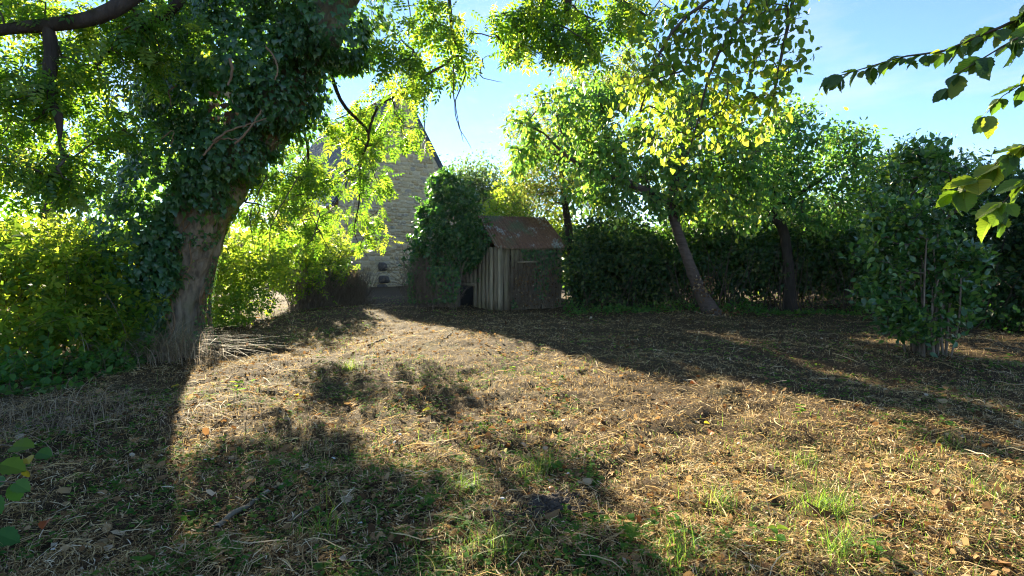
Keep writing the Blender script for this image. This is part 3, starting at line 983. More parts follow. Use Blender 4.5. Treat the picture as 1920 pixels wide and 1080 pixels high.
# ------------------------------------------------------------------ ivy-clad ash, the big leaning tree
tr = [(W(306, 668, 9.0), .50), (W(320, 560, 9.0), .53), (W(346, 450, 8.9), .52), (W(392, 360, 8.8), .47), (W(470, 260, 8.6), .39),
      (W(540, 150, 8.4), .37), (W(600, 40, 8.2), .34), (W(655, -60, 8.1), .30), (W(730, -220, 8.0), .24), (W(800, -400, 8.2), .17), (W(850, -560, 8.4), .08)]
tr[0] = (np.array([tr[0][0][0], tr[0][0][1], -.15]), .56)
limbs = [
    [(W(700, -160, 8.0), .16), (W(560, -200, 7.4), .14), (W(400, -120, 6.9), .12), (W(300, -50, 6.6), .105), (W(235, 3, 6.4), .095), (W(180, 32, 6.3), .085), (W(90, 47, 6.2), .075), (W(10, 55, 6.1), .06), (W(-80, 80, 6.0), .04)],
    [(W(90, 47, 6.2), .06), (W(97, 100, 6.2), .065), (W(92, 150, 6.2), .06), (W(105, 200, 6.15), .055), (W(112, 235, 6.1), .035), (W(112, 270, 6.1), .012)],
    [(W(97, 165, 6.2), .035), (W(60, 175, 6.1), .025), (W(0, 178, 6.0), .018)],
    [(W(400, -120, 6.9), .08), (W(330, 10, 6.9), .065), (W(240, 70, 7.0), .05), (W(190, 110, 7.0), .03), (W(150, 180, 7.0), .015)],
    [(W(470, 270, 8.6), .06), (W(520, 240, 9.0), .05), (W(570, 230, 9.6), .042), (W(575, 300, 10), .036), (W(572, 360, 10.4), .028), (W(590, 410, 10.8), .018), (W(612, 470, 11), .008)],
    [(W(600, 60, 8.2), .07), (W(640, 190, 8.9), .05), (W(690, 255, 9.5), .038), (W(682, 300, 9.8), .03), (W(662, 370, 10.2), .022), (W(668, 440, 10.6), .014), (W(690, 480, 10.8), .006)],
    [(W(690, 255, 9.5), .04), (W(720, 205, 9.4), .035), (W(760, 180, 9.3), .02)],
    [(W(655, -60, 8.1), .09), (W(760, -80, 7.8), .07), (W(840, -20, 7.6), .045), (W(850, 60, 7.5), .03), (W(870, 130, 7.5), .02), (W(852, 190, 7.5), .012), (W(875, 270, 7.5), .005)],
    [(W(760, -80, 7.8), .10), (W(900, -110, 7.6), .09), (W(1030, -60, 7.4), .075), (W(1072, 10, 7.4), .055), (W(1070, 40, 7.4), .03)],
    [(W(1030, -30, 7.4), .04), (W(990, 50, 7.4), .03), (W(960, 90, 7.4), .02), (W(925, 75, 7.4), .012)],
    [(W(1030, -60, 7.4), .05), (W(1130, -20, 7.3), .04), (W(1210, 35, 7.3), .02)],
]
limbs = [[(p + (rng.normal(0, .045, 3) if 0 < i and k >= 4 else 0), r * (.62 if k in (4, 5, 6, 7) else 1)) for i, (p, r) in enumerate(l)] for k, l in enumerate(limbs)]
hang = [blob(600, 330, 10.5, 80, 80, .8), blob(690, 300, 10.2, 65, 70, .7), blob(640, 220, 9.6, 60, 45, .7), blob(520, 350, 9.4, 50, 55, .6),
        blob(745, 180, 9.4, 50, 50, .5), blob(770, 260, 9.8, 25, 35, .4), blob(690, 400, 11, 36, 50, .4), blob(612, 420, 11.5, 45, 45, .5), blob(720, 445, 11.3, 22, 16, .3), blob(560, 430, 11, 40, 30, .4), blob(485, 330, 9.0, 40, 55, .35), blob(520, 410, 9.2, 45, 45, .35), blob(470, 400, 9.0, 25, 40, .3)]
top = [blob(760, 110, 7.8, 60, 70, .7), blob(840, 40, 7.6, 60, 45, .6), blob(860, 110, 7.5, 26, 60, .35), blob(960, 40, 7.5, 85, 55, .7), blob(1080, 40, 7.4, 90, 60, .7), blob(1050, 110, 7.4, 70, 40, .5),
       blob(1190, 30, 7.3, 70, 50, .6), blob(1160, 130, 7.3, 22, 50, .3), blob(1140, 160, 7.3, 18, 25, .25), blob(1040, 165, 7.4, 16, 24, .25)]
over = [blob(760, -150, 8.0, 200, 120, 1.6), blob(980, -170, 7.6, 200, 110, 1.2), blob(500, -190, 8.0, 220, 110, 1.3)]
wl_ = [blob(60, 20, 6.3, 110, 45, .6), blob(180, 90, 6.6, 100, 80, .6), blob(60, 130, 6.2, 80, 80, .6), blob(290, 60, 7.0, 80, 70, .6), blob(40, 250, 6.1, 60, 90, .5), blob(110, 320, 6.3, 90, 50, .5), blob(200, 230, 6.8, 70, 60, .5), blob(20, 330, 6.0, 60, 50, .4)]
att = np.concatenate([in_blobs(hang, 240, .55, 1.9), in_blobs(top, 190, .56, 1.9), in_blobs(over, 45), in_blobs(wl_, 230, .4, 1.8)])
ash = build_tree('leaning_tree', 'huge leaning tree with ivy wrapped trunk, feathery leaves hanging over the clearing', tr[0][0] + np.array([0, 0, .15]), [tr] + limbs, att,
                 [dict(mat='ash', per=6, tp=L_ASH, size=.25, droop=.55, up=.55, spread=.09, tail=.75, wide=1.15)],
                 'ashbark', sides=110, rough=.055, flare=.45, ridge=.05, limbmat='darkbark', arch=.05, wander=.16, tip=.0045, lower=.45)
# bare hanging twigs
for (px, py, D, pts) in ((850, 120, 7.5, [(850, 120), (853, 200), (862, 240), (885, 278)]), (880, 60, 7.5, [(880, 60), (930, 70), (950, 90), (940, 105)]),
                         (800, 150, 7.9, [(800, 150), (795, 210), (797, 262)]), (905, 110, 7.4, [(905, 110), (900, 140), (915, 150), (942, 155)]), (790, 60, 7.8, [(765, 0), (770, 30), (768, 42)]),
                         (600, 400, 8.1, [(600, 400), (585, 450), (560, 480), (570, 530)]), (560, 330, 8.2, [(560, 330), (520, 400), (505, 440), (512, 500)]), (460, 380, 8.4, [(500, 330), (470, 400), (478, 470)])):
    pts = [(W(a, b, D), .010 - .0025 * i) for i, (a, b) in enumerate(pts)]
    P, R = resample(pts, .06); P = P + rng.normal(0, .006, P.shape)
    V, T = path_tube(P, R, 4); add('bare_twig', V, T, M['twig'], ash)

# ivy on the trunk
ivy = thing('climbing_ivy', tr[0][0] + np.array([-.4, -.3, .15]), 'dark glossy ivy mass climbing the huge leaning trunk', 'ivy')
ib = [blob(470, 90, 8.2, 175, 130, 1.15), blob(600, 30, 8.1, 130, 120, 1.1), blob(500, 0, 8.0, 150, 110, 1.1), blob(430, 200, 8.4, 135, 100, 1.1), blob(520, 180, 8.2, 85, 80, .8),
      blob(360, 280, 8.5, 105, 85, 1.0), blob(430, 270, 8.3, 80, 65, .75), blob(310, 350, 8.5, 105, 80, .9), blob(270, 420, 8.5, 100, 75, .8), blob(385, 340, 8.3, 48, 42, .5), blob(255, 490, 8.4, 80, 70, .7), blob(240, 560, 8.3, 70, 60, .55), blob(225, 620, 8.2, 65, 50, .5), blob(280, 590, 8.3, 35, 40, .35), blob(292, 520, 8.35, 36, 60, .3), blob(265, 625, 8.3, 45, 45, .35), blob(305, 455, 8.3, 34, 55, .28), blob(285, 570, 8.25, 30, 50, .25),
      blob(380, 90, 8.6, 100, 90, 1.0), blob(330, 190, 8.6, 70, 70, .8), blob(640, 80, 8.2, 65, 60, .7)]
P, O = shell(ib, 42000, .62, .36, 1.7, 3)
keep = vnoise(P, 2.4, 90) > .27
P, O = P[keep], O[keep]
K = len(P)
O2 = O + rdir(K) * .55
d = norm(np.array([0, 0, -1.0]) + O * .5 + rdir(K) * .6)
V, T, R = leaves(L_IVY, P, d, O2 + np.array([0, 0, .35]), rng.gamma(7, .0118, K).clip(.035, .14), np.clip(rng.beta(2, 2.4, K) + .4 * (vnoise(P, 1.2, 8) - .5), 0, .99))
add('foliage', V, T, M['ivy'], ivy, rnd=R, kind='stuff')
# small leaves straggling over the bare bark
TP, TR = resample(tr, .05)
k0 = TP[:, 2] < 3.3
TP, TR = TP[k0], TR[k0]
K = 3200
i = rng.integers(0, len(TP), K)
th = rng.uniform(-2.6, .9, K)           # angle round the trunk: 0 = +x, -pi/2 = towards the camera
o = np.stack([np.cos(th), np.sin(th), np.zeros(K)], 1)
P = TP[i] + o * (TR[i][:, None] * (1.05 + .45 * np.exp(-np.clip(TP[i][:, 2:3], 0, 9) / .28)) + .05)
keep = (vnoise(P, 2.2, 17) + .25 * (th < -1.5) + .22 * (th > .2) > .54)
P, o = P[keep], o[keep]; K = len(P)
V, T, R = leaves(L_IVY, P, np.array([0, 0, -1.0]) + rdir(K) * .7, o + rdir(K) * .4, rng.uniform(.03, .075, K), np.clip(rng.beta(2, 2, K) + .2, 0, .99))
add('young_leaves', V, T, M['ivy'], ivy, rnd=R, kind='stuff')
# woody ivy stems creeping up the bark and showing in the gaps
for k in range(16):
    th = rng.uniform(-2.5, .5); w = rng.normal(0, .5)
    P = []
    n = rng.integers(20, len(TP))
    s0 = rng.integers(0, max(1, len(TP) - n + 1)) if k > 8 else 0
    for q in range(n):
        a = th + w * q / len(TP) + .12 * math.sin(q * .35 + k)
        P.append(TP[s0 + q] + np.array([math.cos(a), math.sin(a), 0]) * (TR[s0 + q] * (1.04 + .45 * math.exp(-max(0, TP[s0 + q][2]) / .28)) + .03))
    V, T = path_tube(np.array(P), np.linspace(rng.uniform(.010, .022), .006, n), 5); add('stem', V, T, M['ivystem'], ivy, smooth=True)
for (pts, D, r0) in (([(432, 110), (435, 135), (428, 160)], 7.05, .022), ([(400, 265), (430, 245), (470, 232), (500, 222)], 7.35, .018), ([(380, 290), (410, 262), (450, 262)], 7.4, .015),
                     ([(330, 160), (318, 172), (322, 200)], 7.3, .012), ([(300, 262), (325, 245), (320, 275)], 7.4, .01), ([(500, 90), (520, 120), (516, 150)], 6.95, .014), ([(440, 270), (470, 240), (490, 205)], 7.3, .018)):
    P, R = resample([(W(a, b, D), r0 * (1 - .2 * i)) for i, (a, b) in enumerate(pts)], .04)
    V, T = path_tube(P + rng.normal(0, .006, P.shape), R, 5); add('stem', V, T, M['ivystem'], ivy, smooth=True)
# pale round flower heads
acc = Acc()
ico_v = np.array([(0, 0, 1), (.89, 0, .45), (.28, .85, .45), (-.72, .53, .45), (-.72, -.53, .45), (.28, -.85, .45), (.72, .53, -.45), (-.28, .85, -.45), (-.89, 0, -.45), (-.28, -.85, -.45), (.72, -.53, -.45), (0, 0, -1)])
ico_t = np.array([(0, 1, 2), (0, 2, 3), (0, 3, 4), (0, 4, 5), (0, 5, 1), (1, 6, 2), (2, 7, 3), (3, 8, 4), (4, 9, 5), (5, 10, 1), (6, 7, 2), (7, 8, 3), (8, 9, 4), (9, 10, 5), (10, 6, 1), (11, 7, 6), (11, 8, 7), (11, 9, 8), (11, 10, 9), (11, 6, 10)])
P, O = shell(ib, 420, .98, .1, 1.5, 3)
for p, o in zip(P, O):
    if o[1] > .3: continue
    for q in range(rng.integers(2, 6)):
        c = p + o * .06 + rng.normal(0, .035, 3)
        acc.add(ico_v * rng.uniform(.009, .015) + c, ico_t, rng.random())
acc.build('flower_head', M['flower'], ivy, kind='stuff')
# one dead brown spray
K = 26
P = W(421, 205, 7.25) + rng.normal(0, 1, (K, 3)) * np.array([.10, .05, .12])
V, T, R = leaves(L_IVY, P, np.array([0, 0, -1.0]) + rdir(K) * .7, np.array([0, -1.0, .2]) + rdir(K) * .6, rng.uniform(.05, .09, K), rng.uniform(.45, .95, K))
o = add('dead_spray', V, T, M['deadleaf'], ivy, rnd=R, kind='stuff'); o['label'] = 'withered orange brown ivy leaves'

# dead grass at the foot of the trunk
dg = thing('dry_grass_tangle', G(300, 690), 'grey straw tangle of dead grass at the foot of the leaning trunk', 'dry grass')
K = 1300
P = np.stack([rng.normal(-5.4, .45, K), rng.normal(7.8, .36, K), np.zeros(K)], 1); P[:, 2] = gz(P[:, 0], P[:, 1])
a = rng.normal(-.9, 1.3, K)
V, T, R = blades(P, a, rng.uniform(.25, .95, K), rng.uniform(.006, .011, K), rng.uniform(.5, 1.7, K), rng.random(K), 7)
add('blades', V, T, M['drygrass'], dg, rnd=R, kind='stuff')

# ------------------------------------------------------------------ bushes made of leafy shells with canes inside
def bush(name, label, base, blobs, K, mat, tp, size, cat='bush', canes=60, cane_r=.006, up=.45, droop=.3, inner=.55, bump_=.35, wide=1., fill=0, cmat='cane', nscale=1.5, group=None, bias=0., shoots=0, slen=.5, off=0, holes=.30):
    t = thing(name, base, label, cat, group)
    P, O = shell(blobs, K, inner, bump_, nscale, off)
    ok = (P[:, 2] > .03) & (vnoise(P, 2.3, 70 + off) > holes)
    if fill:
        Q = in_blobs([(c, r * .85) for c, r in blobs], fill); Q = Q[Q[:, 2] > .03]; k2 = len(Q)
        V, T, R = leaves(L_DIAM, Q, rdir(k2), rdir(k2) + np.array([0, 0, .4]), size * rng.uniform(.8, 1.5, k2), rng.random(k2) * .8, wide * 1.2)
        add('inner_foliage', V, T, M[mat], t, rnd=R, kind='stuff')
    P, O = P[ok], O[ok]; K = len(P)
    d = rdir(K) + O * .5 + np.array([0, 0, -droop]); n = rdir(K) * (1 - up) + O * .35 + np.array([0, 0, up])
    rn = np.clip(rng.beta(2, 2.4, K) + bias + .5 * (vnoise(P, 1.3, 6 + off) - .5), 0, .99)
    V, T, R = leaves(tp, P, d, n, size * rng.uniform(.6, 1.3, K), rn, wide)
    add('foliage', V, T, M[mat], t, rnd=R, kind='stuff')
    if shoots:
        SP, SO = shell(blobs, shoots, .9, .2, nscale, off)
        acc = Acc(); LP, LD = [], []
        for p, o in zip(SP, SO):
            if p[2] < .25: continue
            Ls = slen * rng.uniform(.5, 1.5)
            dv = norm(o * .8 + np.array([0, 0, .75]) + rng.normal(0, .35, 3))
            tt = np.linspace(0, 1, 7)[:, None]
            q = p - dv * .25 + dv * tt * (Ls + .25) + np.array([0, 0, -.45 * Ls]) * tt ** 2.2
            path_tube(q, np.linspace(cane_r * .8, cane_r * .25, 7), 3, acc)
            m = int(6 + Ls * 16)
            ti = rng.random(m) ** .8
            idx = (ti * 6).astype(int).clip(0, 5)
            LP.append(q[idx] + (q[idx + 1] - q[idx]) * (ti * 6 - idx)[:, None]); LD.append(np.repeat(dv[None], m, 0))
        LP = np.concatenate(LP); LD = np.concatenate(LD); K2 = len(LP)
        V, T, R = leaves(tp, LP, LD * .5 + rdir(K2) + np.array([0, 0, -droop * .6]), rdir(K2) * .5 + np.array([0, 0, .6]), size * rng.uniform(.6, 1.35, K2), np.clip(rng.beta(2, 2, K2) + bias + .15, 0, .99), wide)
        add('shoot_leaves', V, T, M[mat], t, rnd=R, kind='stuff')
        acc.build('shoots', M[cmat], t, kind='stuff')
    if canes:
        acc = Acc()
        for k in range(canes):
            c, r = blobs[rng.integers(len(blobs))]
            e = c + rdir(1)[0] * r * rng.uniform(.5, 1.08)
            b = np.array([c[0] + rng.normal(0, r[0] * .5), c[1] + rng.normal(0, r[1] * .5), 0]); b[2] = gz(b[0], b[1]) - .02
            m = (b + e) / 2 + np.array([rng.normal(0, .15), rng.normal(0, .15), .25 * abs(e[2])])
            tt = np.linspace(0, 1, 9)[:, None]
            P = (1 - tt) ** 2 * b + 2 * tt * (1 - tt) * m + tt ** 2 * e
            path_tube(P, np.linspace(cane_r, cane_r * .35, 9), 4, acc)
        acc.build('stems', M[cmat], t, kind='stuff')
    return t

# sunlit thicket on the left
bush('bramble_thicket', 'sunlit yellow green bramble thicket spilling out beside the ivy trunk', G(90, 740),
     [blob(80, 520, 7.6, 130, 110, 1.2), blob(190, 560, 7.9, 90, 110, 1.0), blob(20, 600, 6.9, 110, 110, 1.0), blob(140, 640, 7.3, 110, 80, .9), blob(40, 480, 8.6, 120, 75, 1.1), blob(-80, 560, 7.4, 140, 140, 1.3), blob(150, 470, 8.9, 90, 60, .9)],
     9500, 'thicket', L_BRAMBLE, .16, 'bramble', 110, .006, up=.35, fill=300, bump_=.5, inner=.5, shoots=170, slen=.55, holes=.36)
bush('nettle_patch', 'dark green nettles at the foot of the bramble thicket', G(130, 760),
     [blob(60, 715, 6.2, 100, 55, .7), blob(170, 700, 6.6, 90, 50, .6), blob(-30, 740, 5.7, 100, 60, .7), blob(240, 670, 7.4, 50, 35, .5), blob(110, 745, 5.9, 70, 35, .45)],
     3000, 'nettle', L_OVATE, .09, 'nettles', 50, .004, up=.6, fill=400, bump_=.5, shoots=110, slen=.28)
# straw fringe under the nettles
fr = thing('dead_grass_fringe', G(60, 800), 'grey flattened dead grass along the edge of the nettles', 'dry grass')
K = 650
P = np.stack([rng.normal(-4.3, .75, K), rng.normal(4.9, .38, K), np.zeros(K)], 1); P[:, 2] = gz(P[:, 0], P[:, 1])
V, T, R = blades(P, rng.normal(-.5, 1.0, K), rng.uniform(.15, .55, K), rng.uniform(.004, .007, K), rng.uniform(.8, 1.8, K), rng.random(K), 6)
add('blades', V, T, M['drygrass'], fr, rnd=R, kind='stuff')

# hedge between the trunk and the house
bush('bramble_hedge', 'yellow green overgrown bramble hedge in front of the stone house', G(450, 600),
     [blob(410, 530, 12.2, 65, 75, .9), blob(470, 500, 13.4, 65, 70, 1.0), blob(540, 480, 15, 65, 65, 1.0), blob(600, 480, 17, 60, 60, 1.1), blob(430, 580, 11.8, 50, 35, .6), blob(385, 480, 13, 60, 60, 1.0)],
     7500, 'thicket', L_BRAMBLE, .17, 'bramble', 60, .007, up=.35, fill=400, bump_=.5, inner=.5, shoots=150, slen=.6, holes=.36)
bush('bramble_bush', 'brown cut bramble bush with a green top beside the gable wall', G(620, 565),
     [blob(610, 500, 17.5, 52, 55, 1.0), blob(575, 515, 16.5, 50, 48, .9), blob(645, 520, 18.5, 28, 42, .8)],
     3600, 'hedge', L_BRAMBLE, .13, 'bramble', 0, up=.4, fill=900, bump_=.5, shoots=50, slen=.4)
cut = thing('cut_brambles', G(610, 565), 'wall of brown cut bramble stems at the end of the hedge', 'bramble')
acc = Acc()
for k in range(1300):
    t = rng.random()
    b = np.array([-6.55 + 1.0 * t + rng.normal(0, .12) + .35, 15.2 + 3.4 * t + rng.normal(0, .15), 0.0]); b[2] = gz(b[0], b[1])
    h = rng.uniform(.3, 1.55)
    lean = np.array([rng.normal(.05, .25), rng.normal(-.05, .25), 1]) * h
    P = np.array([b + lean * s + np.array([rng.normal(0, .03), rng.normal(0, .03), -.12 * s * s * h]) for s in (0, .35, .7, 1)])
    path_tube(P, np.array([.007, .006, .005, .003]) * 1.3, 3, acc)
acc.build('stems', M['deadvine'], cut, kind='stuff')

# ivy over the shed
sv = bush('shed_ivy', 'tall green ivy mound swallowing the corner of the shed', W(830, 575, 16.4) * np.array([1, 1, 0]),
     [blob(845, 385, 16.3, 55, 58, .95), blob(860, 440, 16.0, 50, 55, .85), blob(815, 450, 16.4, 46, 50, .9), blob(800, 480, 16.6, 30, 40, .7), blob(885, 470, 15.9, 22, 26, .4), blob(840, 490, 16.0, 38, 32, .6), blob(838, 350, 16.6, 32, 28, .6), blob(800, 410, 16.6, 22, 30, .5)],
     17000, 'ivyshed', L_IVY, .10, 'ivy', 0, up=.35, droop=.8, fill=1500, inner=.7, bump_=.5, shoots=260, slen=.42, holes=.36)
skirt = thing('dead_vine_skirt', W(815, 572, 16.3) * np.array([1, 1, 0]), 'brown curtain of dead ivy stems hanging below the green ivy mound', 'vines')
acc = Acc()
for k in range(620):
    x = rng.uniform(762, 858); D = 16.7 - (x - 770) / 88 * .8 + rng.normal(0, .18)
    z1 = rng.uniform(.3, 1.6)
    b = W(x, 540, D - .35 + rng.normal(0, .22)); b[2] = rng.uniform(-.02, .5)
    q = np.array([b, b + [rng.normal(0, .16), rng.normal(0, .12), z1 * .5], b + [rng.normal(0.05, .28), rng.normal(.1, .14), z1]])
    P, R = resample([(p, .006) for p in q], .25)
    path_tube(P, np.full(len(P), rng.uniform(.004, .008)), 3, acc)
acc.build('stems', M['deadvine'], skirt, kind='stuff')
K = 3200
x = rng.uniform(765, 862, K); P = np.array([W(a, b, 16.05 - (a - 770) / 100 * .9 + rng.normal(0, .22)) for a, b in zip(x, 500 + 66 * rng.random(K) ** 1.5)])
P = P[vnoise(P, 2.2, 19) > .45]; K = len(P)
V, T, R = leaves(L_IVY, P, np.array([0, 0, -1.]) + rdir(K) * .5, np.array([0, -1., .3]) + rdir(K) * .7, rng.uniform(.05, .1, K), rng.random(K))
add('leaves', V, T, M['ivyshed'], skirt, rnd=R, kind='stuff')
# dead vines over the long side of the shed
vv = thing('shed_vines', SCn + sa * 1.1 + outR * .1, 'dry brown creeper clinging to the long side of the shed', 'vines')
acc = Acc()
for k in range(420):
    x = rng.uniform(.38, 1.92); z0 = rng.uniform(0, .5); z1 = rng.uniform(.6, 1.75)
    n = 7; P = []
    wob = rng.normal(0, .1, n).cumsum() * .5
    for s in range(n):
        P.append(SCn + sa * np.clip(x + wob[s], .3, 2.02) + outR * (.05 + rng.uniform(0, .14)) + UP * (z0 + (z1 - z0) * s / (n - 1)))
    path_tube(np.array(P), np.full(n, rng.uniform(.003, .008)), 3, acc)
acc.build('stems', M['deadvine'], vv, kind='stuff')
K = 1500
x = rng.uniform(.35, 1.95, K); z = rng.uniform(.05, 1.78, K)
P = SCn + sa * x[:, None] + outR * rng.uniform(.06, .2, K)[:, None] + UP * z[:, None]
keep = vnoise(P, 2.0, 14) + .18 * (z > 1.45) > .5
P = P[keep]; K = len(P)
V, T, R = leaves(L_IVY, P, np.array([0, 0, -1.]) + rdir(K) * .6, outR + rdir(K) * .7, rng.uniform(.05, .10, K), rng.random(K))
add('leaves', V, T, M['ivy'], vv, rnd=R, kind='stuff')
K = 500
x = rng.uniform(.4, 1.9, K); z = rng.uniform(.05, 1.3, K)
P = SCn + sa * x[:, None] + outR * rng.uniform(.08, .22, K)[:, None] + UP * z[:, None]
V, T, R = leaves(L_OVATE, P, np.array([0, 0, -1.]) + rdir(K) * .8, outR + rdir(K) * .8, rng.uniform(.04, .08, K), rng.random(K))
add('dead_leaves', V, T, M['deadleaf'], vv, rnd=R, kind='stuff')

# ------------------------------------------------------------------ trees behind
def far_tree(name, label, px, D, blobs, nat, per, mat, size, tp=L_DIAM, trunk_r=.25, bark='twig', droop=.2, spread=.22, up=.4, gap=.4, lean=0):
    b = W(px, 485, D); b[2] = -.1
    c = blobs[0][0]
    trunk = [(b, trunk_r), (b + (c - b) * .45 + np.array([lean, 0, 0]), trunk_r * .75), (c, trunk_r * .4)]
    att = in_blobs(blobs, nat, gap, 1.2)
    return build_tree(name, label, b + np.array([0, 0, .1]), [trunk], att, [dict(mat=mat, per=per, tp=tp, size=size, droop=droop, up=up, spread=spread, tail=.9)], bark, sides=9, flare=.2, lower=.3)

far_tree('hazy_tree', 'hazy blue green round tree far off beyond the shed', 890, 42, [blob(890, 350, 42, 55, 45, 2.4), blob(865, 375, 42, 38, 40, 2), blob(925, 370, 42, 38, 40, 2), blob(895, 400, 42, 60, 40, 2)], 260, 34, 'fartree', .30, spread=.6, gap=0)
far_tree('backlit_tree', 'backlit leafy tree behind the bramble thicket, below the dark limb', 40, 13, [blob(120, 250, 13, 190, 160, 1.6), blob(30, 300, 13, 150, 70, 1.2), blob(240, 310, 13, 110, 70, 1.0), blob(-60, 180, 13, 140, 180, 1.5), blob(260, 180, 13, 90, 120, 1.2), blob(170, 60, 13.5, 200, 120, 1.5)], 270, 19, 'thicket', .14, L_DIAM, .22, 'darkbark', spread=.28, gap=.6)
far_tree('yellow_shrub', 'bright yellow green shrub glowing behind the shed roof', 985, 20.5, [blob(990, 420, 20.5, 55, 45, 1.0), blob(950, 400, 21, 40, 35, .9), blob(1040, 440, 20, 35, 60, .9), blob(960, 360, 21.5, 35, 45, .9)], 170, 34, 'thicket', .16, L_DIAM, .10, spread=.24, gap=0)
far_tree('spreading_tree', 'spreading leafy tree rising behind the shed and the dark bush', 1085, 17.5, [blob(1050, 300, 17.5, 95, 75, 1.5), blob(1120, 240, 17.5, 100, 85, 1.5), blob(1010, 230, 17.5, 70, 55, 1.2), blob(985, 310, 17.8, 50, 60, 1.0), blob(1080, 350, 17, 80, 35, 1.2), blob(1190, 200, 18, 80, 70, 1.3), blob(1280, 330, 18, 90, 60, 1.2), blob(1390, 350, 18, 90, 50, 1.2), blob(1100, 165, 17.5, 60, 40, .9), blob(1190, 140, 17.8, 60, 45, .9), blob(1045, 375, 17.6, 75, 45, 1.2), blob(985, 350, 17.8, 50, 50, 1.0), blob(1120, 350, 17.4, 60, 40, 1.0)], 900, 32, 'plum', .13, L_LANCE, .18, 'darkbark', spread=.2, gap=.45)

# dark laurel between shed and leaning tree
bush('dark_bush', 'very dark rounded bush between the shed and the slanting thin trunk', G(1150, 577),
     [blob(1150, 455, 16.2, 92, 78, 1.2), blob(1110, 500, 16.2, 55, 80, 1.0), blob(1200, 500, 16.3, 75, 85, 1.1), blob(1150, 540, 16.3, 100, 40, .8)],
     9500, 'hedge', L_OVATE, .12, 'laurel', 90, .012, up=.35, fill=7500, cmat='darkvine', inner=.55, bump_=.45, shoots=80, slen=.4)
# hedge along the right boundary
fhedge = bush('field_hedge', 'long dark boundary hedge behind the slanting trunk', G(1430, 585),
     [blob(x, 490, 16.4 - abs(x - 1400) / 600, 75, 88, 1.0) for x in range(1260, 1700, 58)] + [blob(x, 430, 17.2, 70, 45, .9) for x in range(1290, 1690, 75)],
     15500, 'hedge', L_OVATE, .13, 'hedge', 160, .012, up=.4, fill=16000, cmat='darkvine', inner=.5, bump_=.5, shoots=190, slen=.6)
bush('backing_hedge', 'added hedge row behind the boundary hedge, stopping light in its gaps', W(1400, 520, 19.5) * np.array([1, 1, 0]),
     [blob(x, 480, 19.5, 75, 75, 1.1) for x in range(1090, 1760, 80)], 9000, 'hedge', L_OVATE, .18, 'hedge', 0, up=.4, fill=9000, inner=.5, bump_=.5)  # extra layer added so no light shows through the boundary hedge
bush('tall_hedge', 'tall dark hedge at the edge beyond the glossy free standing shrub', G(1880, 640),
     [blob(1800, 400, 12.4, 90, 95, 1.0), blob(1890, 400, 11.6, 90, 110, 1.1), blob(1960, 420, 11, 100, 130, 1.1), blob(1850, 520, 11.8, 100, 110, 1.0), blob(1950, 540, 10.8, 100, 120, 1.0), blob(1740, 500, 13.2, 80, 110, .9), blob(2080, 460, 10, 130, 170, 1.2)],
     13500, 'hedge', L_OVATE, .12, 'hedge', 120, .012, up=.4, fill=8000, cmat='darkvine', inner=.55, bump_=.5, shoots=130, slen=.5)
# stems in front of the hedges
acc = Acc()
for k in range(80):
    px = rng.uniform(1270, 1620); D = rng.uniform(14.6, 15.4)
    b = W(px, 560, D); b[2] = gz(b[0], b[1]) - .02
    h = rng.uniform(.6, 2.3)
    e = b + np.array([rng.normal(0, .65), rng.normal(.1, .25), h])
    P, R = resample([(b, .012), ((b + e) / 2 + rng.normal(0, .08, 3), .009), (e, .004)], .2)
    path_tube(P, R * rng.uniform(.6, 1.3), 4, acc)
acc.build('bare_stems', M['darkvine'], fhedge, kind='stuff')
K = 5200
px = rng.uniform(1060, 1920, K); Dd = np.where(px < 1660, 15.0 - (px - 1060) * .0006, 13.2 - (px - 1660) * .009) + rng.normal(0, .45, K)
P = np.stack([(px - 960) / F * Dd, Dd, np.zeros(K)], 1)
hgt = .75 * np.clip(vnoise(P, 1.1, 3) - .25, 0, 1)
P[:, 2] = gz(P[:, 0], P[:, 1]) + rng.random(K) * hgt + .02
V, T, R = leaves(L_OVATE, P, rdir(K) + np.array([0, 0, .2]), rdir(K) * .5 + np.array([0, 0, .7]), rng.gamma(5, .014, K).clip(.03, .14), rng.random(K))
add('undergrowth', V, T, M['nettle'], fhedge, rnd=R, kind='stuff')

# leaning cherry
ct = [(W(1340, 594, 14.2), .26), (W(1312, 545, 14.2), .185), (W(1287, 480, 14.2), .165), (W(1268, 425, 14.1), .15), (W(1255, 378, 14.0), .145)]
ct[0] = (np.array([ct[0][0][0], ct[0][0][1], -.1]), .27)
ct = [(p, r * .82) for p, r in ct]
cl = [[(W(1255, 378, 14), .12), (W(1215, 358, 13.6), .10), (W(1165, 340, 13.2), .085), (W(1110, 322, 12.8), .06), (W(1060, 290, 12.4), .04), (W(1020, 250, 12.2), .02)],
      [(W(1255, 378, 14), .11), (W(1270, 330, 13.9), .09), (W(1290, 260, 13.8), .07), (W(1300, 190, 13.6), .04)],
      [(W(1262, 372, 14), .09), (W(1310, 320, 14.2), .07), (W(1370, 270, 14.4), .04)],
      [(W(1180, 345, 13.3), .05), (W(1150, 280, 13), .04), (W(1120, 220, 12.8), .02)]]
